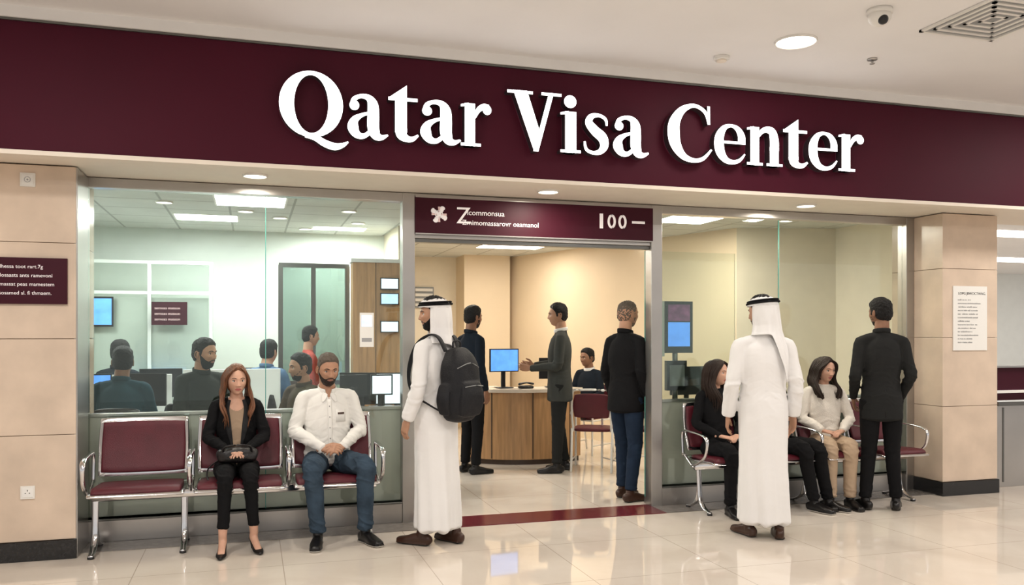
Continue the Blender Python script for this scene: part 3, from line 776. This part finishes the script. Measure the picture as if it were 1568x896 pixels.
# ============================================================ BENCHES
def bench(name,x0,n,pitch,yb):
    g=Geo()
    L=n*pitch
    g.tube([(x0+.02,yb-.26,.38),(x0+L-.02,yb-.26,.38)],[(.022,.03),(.022,.03)],'chrome',n=14,p=4,sub=1,side=(0,1,0),cap=.2)
    for i in range(n):
        c=x0+pitch*(i+.5); hw=pitch/2-.045
        pan=[(c,yb-.56,.425),(c,yb-.52,.440),(c,yb-.34,.432),(c,yb-.16,.425),(c,yb-.10,.45)]
        g.tube(pan,[(hw+.012,.006),(hw+.018,.011),(hw+.018,.011),(hw+.018,.011),(hw+.01,.008)],'chrome',n=24,p=6,side=(1,0,0),sub=3,cap=.4)
        g.tube([(c,yb-.545,.445),(c,yb-.50,.462),(c,yb-.33,.455),(c,yb-.14,.45)],[(hw-.01,.012),(hw-.004,.022),(hw-.004,.022),(hw-.012,.016)],'maroon_leather',n=28,p=5,side=(1,0,0),sub=4,cap=.6)
        b0=V((c,yb-.115,.50)); b1=V((c,yb-.02,.90))
        g.tube([b0,b0.lerp(b1,.5)+V((0,.012,0)),b1],[(hw+.012,.008),(hw+.018,.010),(hw+.008,.008)],'chrome',n=24,p=6,side=(1,0,0),sub=4,cap=.5)
        q=V((0,-.020,.0))
        g.tube([b0+q+V((0,0,.03)),b0.lerp(b1,.5)+q+V((0,.012,0)),b1+q-V((0,.004,.03))],[(hw-.010,.014),(hw-.006,.016),(hw-.014,.013)],'maroon_leather',n=28,p=5,side=(1,0,0),sub=4,cap=.6)
    for i in range(n+1):
        x=x0+pitch*i
        g.tube([(x,yb-.10,.46),(x,yb-.085,.60),(x,yb-.10,.665),(x,yb-.17,.675),(x,yb-.40,.665),(x,yb-.49,.640),(x,yb-.505,.58),(x,yb-.47,.49),(x,yb-.36,.42),(x,yb-.26,.39)],
               [(.013,.010)]*3+[(.019,.009)]*3+[(.014,.010)]*4,'chrome',n=12,sub=4,side=(1,0,0))
        g.tube([(x,yb-.11,.47),(x,yb-.20,.42),(x,yb-.27,.38)],[(.012,.012)]*3,'chrome',n=10)
    for x in (x0+.04,x0+pitch*.93,x0+L-.08) if n<4 else (x0+.06,x0+L/2,x0+L-.10):
        g.tube([(x,yb-.26,.39),(x,yb-.27,.22),(x,yb-.29,.10),(x,yb-.36,.040),(x,yb-.45,.018)],[(.026,.016),(.022,.014),(.022,.014),(.022,.012),(.018,.010)],'chrome',n=14,sub=4,side=(1,0,0))
        g.tube([(x,yb-.27,.20),(x,yb-.22,.08),(x,yb-.13,.030),(x,yb-.07,.018)],[(.022,.014),(.022,.013),(.020,.012),(.018,.009)],'chrome',n=14,sub=4,side=(1,0,0))
        for yy in (yb-.44,yb-.08): g.cyl((x,yy,0),(x,yy,.016),.022,'plastic_black',n=14)
    return g.build(name)
BY=6.675
bench('waiting_bench',-1.06,3,.66,BY)
bench('waiting_bench',3.57,4,.555,BY)

# ============================================================ FOREGROUND PEOPLE
J=stand(anL=(.10,-.05,.087),kneL=(.10,-.05,.50),anR=(-.10,.10,.087),kneR=(-.10,.03,.50),wrL=(.240,-.06,.92),elL=(.225,.03,1.14))
r=person('man_in_white_thobe_with_backpack',(1.27,5.98),-142,J,top='thobe',topm='thobe_white',shoem='shoe_brown',skin='skin_tan',H=1.76,vox=.0075,legs=False,seed=1,
   collar='thobe_white',head=dict(yaw=48,pitch=0,hair='short',hairm='hair_black',beard=.008,ghutra=(.26,.07,.7,112)))
g=Geo()
g.tube([(0,.215,.93),(0,.22,1.0),(0,.225,1.15),(0,.215,1.30),(0,.195,1.39)],[(.130,.07),(.152,.092),(.155,.100),(.145,.090),(.100,.06)],n=32,p=3.4,sub=5,cap=.6,side=(1,0,0))
g.tube([(0,.308,.95),(0,.318,1.02),(0,.323,1.10),(0,.313,1.17)],[(.105,.025),(.122,.038),(.120,.040),(.105,.028)],n=24,p=3.4,sub=5,cap=.6,side=(1,0,0))
for sx in (1,-1):
    g.tube([(sx*.160,.21,.96),(sx*.178,.21,1.06),(sx*.160,.21,1.16)],[(.012,.05),(.022,.06),(.012,.05)],n=14,side=(1,0,0))
bake(g,'backpack_body',['pack_black'],.007,r,smooth=4,disp=lambda c,n:noise.noise(c*14)*.004)
g=Geo()
for sx in (1,-1):
    g.tube([(sx*.075,.15,1.40),(sx*.092,.10,1.495),(sx*.100,.02,1.512),(sx*.112,-.078,1.45),(sx*.130,-.130,1.32),(sx*.158,-.122,1.19),(sx*.182,-.05,1.09),(sx*.180,.09,1.02),(sx*.15,.16,.98)],
      [(.024,.007)]*5+[(.018,.006)]*2+[(.012,.005)]*2,'pack_black',n=12,sub=5,side=(1,0,0))
g.tube([(-.04,.19,1.42),(-.035,.19,1.465),(.035,.19,1.465),(.04,.19,1.42)],[.007]*4,'pack_black',n=8)
g.tube([(-.12,.295,1.28),(0,.313,1.315),(.12,.295,1.28)],[.0035]*3,'plastic_grey',n=6); g.tube([(-.10,.350,1.15),(0,.361,1.158),(.10,.350,1.15)],[.003]*3,'plastic_grey',n=6)
g.build('backpack_straps',r)

J=stand(anL=(.10,-.02,.087),anR=(-.10,.06,.087),wrL=(.245,-.05,.90),wrR=(-.245,-.05,.90),elL=(.235,.03,1.14),elR=(-.235,.03,1.14),footL=.3,footR=-.2)
person('man_in_white_thobe',(3.63,5.47),164,J,top='thobe',topm='thobe_white',shoem='shoe_brown',skin='skin_tan',H=1.78,legs=False,vox=.0075,seed=5,collar='thobe_white',w=1.05,
   head=dict(yaw=42,pitch=3,beard=.008,ghutra=(.22,.37,.32,108)))

J=stand(wrL=(.195,-.12,.94),elL=(.222,.05,1.14),wrR=(-.195,-.12,.94),elR=(-.222,.05,1.14),hL=((-.2,-.5,-.8),(-1,.2,0)),hR=((.2,-.5,-.8),(1,.2,0)),anL=(.13,.0,.087),anR=(-.12,.0,.087),footL=.35,footR=-.3)
r=person('man_in_dark_suit',(5.16,6.02),156,J,topm='suit_charcoal',botm='cloth_black',skin='skin_brown',H=1.80,w=.96,hem=.77,vox=.0075,seed=7,collar='suit_charcoal',fold=.7,head=dict(yaw=25,hairm='hair_black',hair='short',beard=.004))
surf(r,'jacket_vent',[([(0,1.02),(0,.79)],[.006,.010]),],'lapel_black',front=False,off=.001)

J=stand(wrL=(.222,-.06,.90),wrR=(-.222,-.06,.90),anL=(.10,-.06,.087),kneL=(.1,-.06,.5),anR=(-.10,.05,.087),footL=.1,footR=-.1)
person('man_in_black_jacket',(3.255,7.06),112,J,topm='cloth_black',botm='jeans_dark',shoem='shoe_brown',skin='skin_tan',H=1.80,w=1.03,hem=.80,vox=.0085,seed=9,collar='cloth_black',fold=.8,head=dict(yaw=-5,hair='recede',hairm='hair_grey',ht=.35,beard=.003))

def blazer(c,n):
    if n.y<.1 and c.z<1.13 and c.y<0.03:
        wv=interp(c.z,[.60,.72,.85,1.0,1.06,1.13],[.0,.030,.046,.056,.060,.060])
        if abs(c.x)<wv:
            return 2 if c.z>1.005+(c.x/.06)**2*.04 else 1
    return 0
J=sitp(kneL=(.085,-.43,.56),anL=(.115,-.40,.12),kneR=(-.085,-.43,.56),anR=(-.105,-.46,.12),wrL=(.06,-.25,.72),wrR=(-.065,-.25,.72),hL=((-.7,-.7,-.05),(0,.1,-1)),hR=((.7,-.7,-.05),(0,.1,-1)),footL=.25,footR=-.1,
  head=(0,-.02,1.245),elL=(.21,-.03,.81),elR=(-.21,-.03,.81))
WH=(-.10,6.53)
r=person('woman_in_black_blazer',WH,2,J,topm='cloth_black',topmats=['cloth_black','tan_top','skin_light'],topfn=blazer,botm='cloth_black',shoem='shoe_black',skin='skin_light',H=1.67,fem=True,heels=True,seed=11,vox=.006,opencollar=True,
   head=dict(yaw=8,pitch=4,hair='long',hairm='hair_auburn',strands=64,ln=.38,wave=.016,thick=.95))
surf(r,'blazer_lapels',[([(sx*.052,1.09),(sx*.072,1.02),(sx*.066,.92),(sx*.050,.82),(sx*.028,.72)],[.022,.036,.046,.034,.010]) for sx in (1,-1)],'lapel_black',off=.005,th=.004)
g=Geo()
g.tube([(-.125,-.24,.685),(-.06,-.245,.695),(.06,-.245,.695),(.125,-.24,.685)],[(.055,.05),(.075,.062),(.075,.062),(.055,.05)],n=22,p=2.8,sub=4,side=(0,1,0),cap=.5)
hb=empty('handbag',(0,0,0)); hb.parent=r
bake(g,'handbag_body',['bag_leather'],.006,hb,smooth=3,disp=lambda c,n:noise.noise(c*22)*.006)
g=Geo(); g.tube([(-.10,-.29,.70),(-.09,-.33,.76),(0,-.34,.775),(.09,-.33,.76),(.10,-.29,.70)],[(.009,.005)]*5,'bag_leather',n=10,sub=5)
g.tube([(-.12,-.27,.73),(0,-.29,.745),(.12,-.27,.73)],[.003]*3,'chrome',n=6); g.tube([(-.13,-.25,.66),(-.20,-.22,.60),(-.215,-.22,.54),(-.19,-.25,.48)],[(.006,.003)]*4,'bag_leather',n=8); g.build('handbag_handle',hb)

def openshirt(c,n):
    if c.y<.02 and c.z>1.035 and abs(c.x)<(c.z-1.035)*.42: return 1
    return 0
J=sitp(kneL=(.20,-.44,.56),anL=(.21,-.40,.087),kneR=(-.17,-.42,.56),anR=(-.13,-.38,.087),wrL=(.075,-.24,.69),wrR=(-.075,-.24,.68),hL=((-.85,-.45,-.05),(-.1,.6,-.6)),hR=((.85,-.50,.05),(.1,.6,-.6)),footL=.35,footR=-.25,elL=(.248,-.02,.80),elR=(-.248,-.02,.80))
r=person('seated_man_in_white_shirt',(.555,6.53),4,J,top='shirt',topm='shirt_white',topmats=['shirt_white','skin_tan'],topfn=openshirt,botm='jeans',shoem='shoe_black',solem='sole_white',skin='skin_tan',H=1.75,w=1.06,seed=15,vox=.006,curl=34,collar='shirt_white',opencollar=True,fold=1.25,
   head=dict(yaw=6,pitch=10,hair='short',hairm='hair_grey',beardm='hair_brown',beard=.010,ht=.7))
surf(r,'shirt_placket',[([(0,1.03),(.002,.85),(0,.60)],[.030,.030,.030])],'shirt_white',off=.0035,th=.004)
surf(r,'shirt_pocket',[([(.085,.955),(.085,.86)],[.078,.074])],'shirt_white',off=.002,th=.003)
surf(r,'collar_points',[([(sx*.024,1.075),(sx*.038,1.045),(sx*.052,1.012)],[.034,.040,.012]) for sx in (1,-1)],'shirt_white',off=.008,th=.004)
surf(r,'shirt_buttons',[([(-.004,z),(.004,z)],[.009,.009]) for z in (.66,.74,.82,.90,.98)],'grey_ink',off=.0065,th=.002)
surf(r,'name_badge',[([(.062,.925),(.112,.925)],[.014,.014])],'shoe_brown',off=.006,th=.003)

J=sitp(kneL=(.10,-.43,.56),anL=(.09,-.42,.087),kneR=(-.11,-.43,.56),anR=(-.10,-.40,.087))
r=person('seated_woman_in_black',(3.87,6.53),0,J,topm='cloth_black',botm='cloth_black',skin='skin_light',H=1.65,fem=True,seed=21,vox=.010,head=dict(yaw=30,hair='long',hairm='hair_brown',q=.5,strands=44,ln=.38))
J=sitp(kneL=(.24,-.42,.56),anL=(.36,-.41,.087),kneR=(.08,-.44,.56),anR=(.20,-.43,.087),footL=.5,footR=.3)
person('seated_man_in_black',(4.37,6.53),0,J,topm='cloth_black',botm='cloth_black',solem='sole_white',skin='skin_tan',H=1.70,seed=23,vox=.010,curl=30,head=dict(yaw=0,q=.5,beard=.006))
J=sitp(kneL=(.08,-.43,.56),anL=(.09,-.40,.087),kneR=(-.10,-.43,.56),anR=(-.09,-.40,.087),hemoff=.0)
r=person('seated_woman_in_cream_sweater',(4.98,6.53),-18,J,top='sweater',topm='sweater_white',botm='trousers_beige',skin='skin_light',H=1.67,fem=True,seed=27,vox=.008,w=1.05,head=dict(yaw=20,pitch=6,hair='long',hairm='hair_brown',q=1,strands=64,ln=.27,wave=.020,thick=1.1))

J=stand(wrL=(.13,-.30,1.10),elL=(.215,-.02,1.13),hL=((-.25,-.9,.1),(-1,0,.2)),wrR=(-.14,-.28,1.12),elR=(-.215,-.02,1.14),hR=((.25,-.9,.1),(1,0,.2)),anL=(.12,-.03,.087),anR=(-.11,.05,.087))
person('man_in_grey_suit',(3.23,8.72),-112,J,topm='suit_grey',botm='suit_charcoal',skin='skin_tan',H=1.83,vox=.010,hem=.76,w=1.04,seed=31,collar='shirt_white',fold=.7,head=dict(yaw=10,q=.5,hair='short',hairm='hair_black'))
J=stand()
person('man_in_navy_suit',(2.28,8.90),110,J,topm='suit_navy',botm='cloth_black',skin='skin_brown',H=1.80,vox=.010,hem=.76,seed=33,collar='suit_navy',fold=.7,head=dict(yaw=5,q=.5,hair='short',hairm='hair_black',beard=.005))
person('seated_clerk_at_reception',(4.08,10.0),-60,sitp(),topm='suit_navy',botm='cloth_black',skin='skin_brown',H=1.70,vox=.012,seed=35,collar='shirt_white',head=dict(yaw=-10,q=.5,hair='short',hairm='hair_black'))
office=[('seated_man_in_teal_shirt',(-1.00,7.55,.03),172,'teal_shirt','skin_brown',dict(yaw=10,q=.5,hairm='hair_black'),1.76,1.1),
 ('bearded_man_in_dark_jacket',(-.38,7.62,.05),35,'dark_green_jacket','skin_tan',dict(yaw=20,q=1,hairm='hair_black',beard=.009),1.82,1.05),
 ('man_in_brown_jacket',(.42,7.62,-.02),-50,'brown_jacket','skin_tan',dict(yaw=-20,q=.5,hairm='hair_black',beard=.004),1.74,1.0),
 ('office_worker_at_desk',(-1.22,9.02,.06),160,'suit_navy','skin_tan',dict(yaw=0,q=.5,hairm='hair_black'),1.78,1.),
 ('office_worker_in_blue_shirt',(.17,9.0,.06),150,'blue_shirt','skin_tan',dict(yaw=0,q=.5,hairm='hair_black'),1.78,1.)]
for nm,lc,dg,tm,sk,hd,H,w in office:
    person(nm,lc,dg,sitp(),topm=tm,botm='cloth_black',skin=sk,H=H,vox=.011,w=w,seed=len(nm),head=hd,collar=tm)
person('office_visitor_in_red_shirt',(.60,9.42),100,stand(),topm='red_shirt',botm='jeans',skin='skin_tan',H=1.58,vox=.013,seed=3,head=dict(q=.5))

# ============================================================ FURNITURE INSIDE
def office_chair(name,x,y,rz,m='plastic_black'):
    g=Geo()
    g.tube([(0,-.22,.43),(0,0,.44),(0,.20,.43)],[(.20,.03),(.23,.035),(.21,.03)],m,n=24,p=4,side=(1,0,0))
    g.tube([(0,.235,.52),(0,.255,.72),(0,.25,.90)],[(.18,.02),(.21,.025),(.17,.02)],m,n=24,p=4,side=(1,0,0))
    g.tube([(0,.10,.38),(0,.24,.42),(0,.275,.55)],[.02]*3,'steel_dark',n=10)
    g.cyl((0,0,.10),(0,0,.41),.028,'steel_dark')
    for k in range(5):
        a=k*2*math.pi/5; c,s_=math.cos(a),math.sin(a)
        g.tube([(0,0,.11),(.16*c,.16*s_,.09),(.28*c,.28*s_,.065)],[.02,.017,.013],'steel_dark',n=10); g.ball((.28*c,.28*s_,.03),(.028,.028,.03),'plastic_black',n=12)
    o=g.build(name,recenter=True); o.location=(x,y,0); o.rotation_euler=(0,0,math.radians(rz)); return o
for nm,lc,dg,*_ in office: office_chair('office_chair',lc[0],lc[1],dg)
def monitor(name,x,y,z,w,h,rz,m,lift=0.):
    g=Geo(); b=.10+lift
    g.box(-w/2,w/2,-.012,.014,b,b+h,'plastic_black'); g.box(-w/2+.012,w/2-.012,-.0135,-.011,b+.012,b-.012+h,m)
    g.tube([(0,.02,.005),(0,.025,.08),(0,.018,b+h*.4)],[(.03,.01)]*3,'plastic_black',n=12); g.tube([(0,-.06,.006),(0,.08,.006)],[(.10,.006),(.10,.006)],'plastic_black',n=20,p=3,sub=1,side=(1,0,0))
    o=g.build(name,recenter=False,bevel=.002); o.location=(x,y,z); o.rotation_euler=(0,0,math.radians(rz)); return o
def counter(name,pts,h,d):
    g=Geo(); n=len(pts)
    P=[V(p+(0,)) for p in pts]; P,_=smooth_path(P,[(1,1)]*n,6)
    N=len(P)
    def loop(off,z):
        out=[]
        for i,p in enumerate(P):
            t=(P[min(i+1,N-1)]-P[max(i-1,0)]).normalized(); nn=V((-t.y,t.x,0)); q=p+nn*off; out.append(V((q.x,q.y,z)))
        return out
    def body(o0,o1,z0,z1,m):
        A,B,C,D=loop(o0,z0),loop(o0,z1),loop(o1,z1),loop(o1,z0)
        fs=[]
        for i in range(N-1):
            for k in range(4): fs.append((k*N+i,k*N+i+1,((k+1)%4)*N+i+1,((k+1)%4)*N+i))
        fs.append((0,N,2*N,3*N)); fs.append((N-1,4*N-1,3*N-1,2*N-1)); g.add(A+B+C+D,fs,m)
    body(0,d,.06,h-.03,'wood'); body(.03,d-.03,0,.06,'wood_dark'); body(-.035,d+.03,h-.03,h+.008,'counter_top')
    for i in range(3,N-1,6):
        p=P[i]; t=(P[i+1]-P[i-1]).normalized(); nn=V((-t.y,t.x,0)); R=Matrix.Rotation(math.atan2(t.y,t.x),3,'Z')
        c=V((p.x,p.y,.47))-nn*.001; g.box(c.x-.006,c.x+.006,c.y-.004,c.y+.004,.07,h-.035,'wood_dark',R=R,c=c)
    return g.build(name)
counter('reception_counter',[(2.42,9.95),(2.50,9.55),(2.85,9.30),(3.35,9.25),(3.75,9.42)],.86,.42)
monitor('computer_monitor',2.84,9.55,.87,.37,.27,8,'screen_blue',lift=.09)
monitor('computer_monitor',3.45,9.55,.87,.34,.25,170,'screen_cyan')
g=Geo(); g.tube([(3.0,9.42,.885),(3.14,9.44,.885)],[(.06,.02),(.06,.02)],'plastic_black',n=14,sub=1,side=(0,1,0)); g.tube([(2.98,9.40,.92),(3.07,9.42,.935),(3.16,9.44,.92)],[.014,.010,.014],'plastic_black',n=10); g.build('desk_phone')
def visitor_chair(name,x,y,rz):
    g=Geo()
    g.tube([(0,-.20,.45),(0,0,.46),(0,.17,.45)],[(.20,.02),(.215,.025),(.20,.02)],'maroon_leather',n=24,p=4,side=(1,0,0))
    g.tube([(0,.215,.60),(0,.245,.72),(0,.27,.84)],[(.19,.016),(.205,.020),(.18,.016)],'maroon_leather',n=24,p=4,side=(1,0,0))
    for s_ in (1,-1):
        g.tube([(s_*.21,.17,.45),(s_*.215,.23,.62),(s_*.20,.285,.87),(s_*.12,.292,.895),(0,.294,.90)],[.013]*5,'plastic_white',n=10)
        g.tube([(s_*.22,.26,0.005),(s_*.22,.22,.25),(s_*.225,.18,.46)],[.013]*3,'plastic_white',n=10)
        g.tube([(s_*.24,-.22,.005),(s_*.24,-.215,.45),(s_*.245,-.20,.62),(s_*.245,-.13,.665),(s_*.24,.05,.66),(s_*.225,.22,.63)],[.013]*6,'plastic_white',n=10)
        g.tube([(s_*.235,-.21,.43),(s_*.22,.18,.43)],[.010]*2,'plastic_white',n=8,sub=1); g.tube([(s_*.235,-.215,.12),(s_*.22,.235,.12)],[.008]*2,'plastic_white',n=8,sub=1)
    g.tube([(-.235,-.21,.43),(.235,-.21,.43)],[.010]*2,'plastic_white',n=8,sub=1)
    o=g.build(name,recenter=False); o.location=(x,y,0); o.rotation_euler=(0,0,math.radians(rz)); return o
visitor_chair('visitor_chair',3.66,8.78,150); visitor_chair('visitor_chair',4.08,10.0,-60); visitor_chair('visitor_chair',4.02,8.60,185)

g=Geo(); g.box(1.08,1.60,9.5,9.72,0,2.30,'wood'); g.box(1.06,1.62,9.48,9.74,2.30,2.34,'office_white'); g.box(1.33,1.336,9.497,9.50,0,2.3,'wood_dark'); g.build('wood_panel_column')
for z,m in ((2.00,'screen_window'),(1.83,'screen_cyan'),(1.52,'screen_window')):
    g=Geo(); g.box(1.38,1.585,9.465,9.495,z,z+.13,'plastic_black'); g.box(1.39,1.575,9.462,9.466,z+.01,z+.12,m); g.build('status_display')
g=Geo()
for z in (1.95,2.03,2.11,2.19): g.box(2.52,2.80,13.44,13.50,z,z+.045,'plastic_white')
g.box(2.50,2.82,13.46,13.5,1.92,2.26,'plastic_grey'); g.build('wall_louvre')
def partition(name,x0,x1,y,zs,xs,fm,gm='glass',th=.05,z0=0,screen=False):
    g=Geo()
    for x in xs: g.box(x-th/2,x+th/2,y-.03,y+.03,z0,zs[-1],fm)
    for z in zs: g.box(x0,x1,y-.028,y+.028,z-th/2,z+th/2,fm)
    g.box(x0,x1,y-.005,y+.005,z0,zs[-1],gm)
    if screen: g.box(x0+.2,x1-.05,y+.01,y+.02,.95,1.9,'office_white')
    return g.build(name)
partition('glass_partition',.30,1.08,9.9,[.05,.95,2.28],[.32,.68,1.06],'steel_dark','glass_dark')
partition('glass_partition',-2.4,-.40,9.95,[.05,.95,1.95,2.28],[-2.38,-1.62,-1.05,-.42],'office_wall',th=.035,screen=True)
g=Geo(); g.box(-1.69,-1.40,9.88,9.92,1.58,1.90,'plastic_black'); g.box(-1.675,-1.415,9.876,9.881,1.60,1.88,'screen_blue'); g.build('wall_television')
t1=empty('maroon_wall_notice',(-1.02,9.86,1.6))
g=Geo(); g.box(0,.36,-.01,.01,0,.25,'sign_maroon'); g.build('panel',t1)
for i in range(3): text('sernoas mateon','line_%d'%i,(.03,-.012,.17-i*.06),.04,'pink_ink',t1)
def desk(name,x0,x1,y0,y1,screen=None,h=.74):
    g=Geo(); g.box(x0,x1,y0,y1,h-.03,h,'office_white')
    for x in (x0+.03,x1-.03): g.box(x-.015,x+.015,y0+.04,y1-.04,0,h-.03,'plastic_grey')
    g.box(x0+.03,x1-.03,y1-.05,y1-.03,.25,h-.03,'office_white')
    if screen: g.box(x0,x1,y1-.012,y1+.012,h,screen,'office_white')
    return g.build(name,bevel=.003)
desk('office_desk',-1.75,-.72,8.15,8.70,1.12); desk('office_desk',-.62,.28,8.15,8.70,1.16); desk('office_desk',.80,1.55,7.75,8.35,None)
desk('office_desk',-1.7,.5,9.42,9.84,None)
for a in ((-1.42,8.45,10,'screen_blue'),(-.95,8.45,-10,'plastic_black'),(-.30,8.45,0,'screen_window'),(1.32,7.95,-5,'screen_window'),(1.0,8.05,160,'screen_blue'),(-.9,9.60,180,'screen_blue'),(.1,9.60,0,'screen_cyan')):
    monitor('computer_monitor',a[0],a[1],.74,.42,.30,a[2],a[3])
g=Geo(); g.box(-1.10,1.13,6.86,7.12,.86,.90,'ledge_black'); g.box(-1.0,-.97,6.9,7.1,0,.86,'steel_dark'); g.box(1.0,1.03,6.9,7.1,0,.86,'steel_dark'); g.build('window_counter',bevel=.003)
monitor('computer_monitor',.80,7.0,.90,.22,.17,180,'plastic_black'); monitor('computer_monitor',1.03,7.0,.90,.18,.17,0,'screen_window')
g=Geo(); g.box(.82,.93,GY-.009,GY-.0065,1.40,1.67,'paper'); g.box(.835,.915,GY-.0095,GY-.009,1.56,1.65,'screen_cyan'); g.box(.835,.915,GY-.0095,GY-.009,1.44,1.47,'grey_ink'); g.build('glass_door_notice')
g=Geo(); g.box(3.58,3.86,6.93,6.99,1.33,1.80,'plastic_black'); g.box(3.50,3.58,6.94,6.98,1.30,1.80,'plastic_white'); g.box(3.61,3.83,6.925,6.931,1.62,1.77,'screen_purple'); g.box(3.61,3.83,6.925,6.931,1.39,1.61,'screen_blue')
g.box(3.60,3.80,6.93,6.98,.99,1.26,'plastic_black'); g.box(3.625,3.775,6.925,6.931,1.03,1.22,'plastic_grey'); g.cyl((3.70,6.97,.02),(3.70,6.97,1.33),.025,'steel_dark'); g.tube([(3.70,6.88,.012),(3.70,7.12,.012)],[(.15,.012),(.15,.012)],'steel_dark',n=20,p=3,sub=1)
g.build('information_kiosk',bevel=.004)
desk('office_desk',3.95,5.3,7.35,7.85,None,h=.80); monitor('computer_monitor',4.15,7.55,.80,.40,.28,5,'plastic_black')
g=Geo(); g.box(6.95,9.5,6.55,6.62,0,.80,'steel'); g.box(6.95,9.5,6.50,6.67,.80,.84,'steel_dark'); g.box(7.05,7.07,6.545,6.55,.05,.78,'steel_dark'); g.build('corridor_barrier',bevel=.004)
g=Geo(); g.box(9.6,15,10.0,10.1,.35,1.0,'sign_maroon'); g.box(9.6,15,9.98,10.12,1.0,1.03,'steel'); g.box(9.6,15,9.97,10.0,.62,.66,'paper'); g.box(9.6,15,9.99,10.11,0,.35,'blue_shirt'); g.build('corridor_counter')
g=Geo(); g.box(10.78,10.92,10.3,10.36,1.35,1.62,'plastic_black'); g.cyl((10.85,10.33,0.02),(10.85,10.33,1.36),.03,'steel'); g.cyl((10.85,10.33,0),(10.85,10.33,.02),.15,'steel'); g.build('card_reader_post')

# ============================================================ LIGHTS
def area(name,loc,sx,sy,e,col=(1,.95,.88),rot=(0,0,0)):
    l=bpy.data.lights.new(name,'AREA'); l.shape='RECTANGLE'; l.size=sx; l.size_y=sy; l.energy=e; l.color=col
    o=bpy.data.objects.new(name,l); o.location=loc; o.rotation_euler=rot; S.collection.objects.link(o); return o
for i,(x,y) in enumerate(((-1.5,3.6),(1.0,2.0),(4.2,2.0),(7.4,4.6),(3.55,4.96),(-1.5,.5),(7.4,1))):
    area('mall_light',(x,y,3.45),.5,.5,60 if (x,y)!=(3.55,4.96) else 14,(1,.95,.89))
for x,y in ((.03,6.29),(2.24,6.31),(4.64,6.34)):
    area('soffit_light',(x,y,2.6),.14,.14,13,(1,.91,.78))
for i,(x,y,a,b) in enumerate(PAN):
    area('panel_light',(x,y,2.72),a,b,34 if x<1.5 else (20 if y>11 else 40),(.98,1,.97) if x<1.5 else (1,.90,.76))
area('corridor_light',(11,9.5,2.9),4,.5,90,(1,.97,.93))
w=bpy.data.worlds.new('World'); S.world=w; w.use_nodes=True
bg=w.node_tree.nodes['Background']; bg.inputs[0].default_value=(1,.965,.935,1); bg.inputs[1].default_value=.70

# ============================================================ CAMERA
cam=bpy.data.cameras.new('Camera'); co=bpy.data.objects.new('Camera',cam); S.collection.objects.link(co)
cam.sensor_width=36; cam.lens=36*1300/1568; cam.shift_y=64/1568; cam.clip_start=.05
co.location=(0,0,1.5); co.rotation_euler=(math.pi/2,0,-math.radians(17.1)); S.camera=co
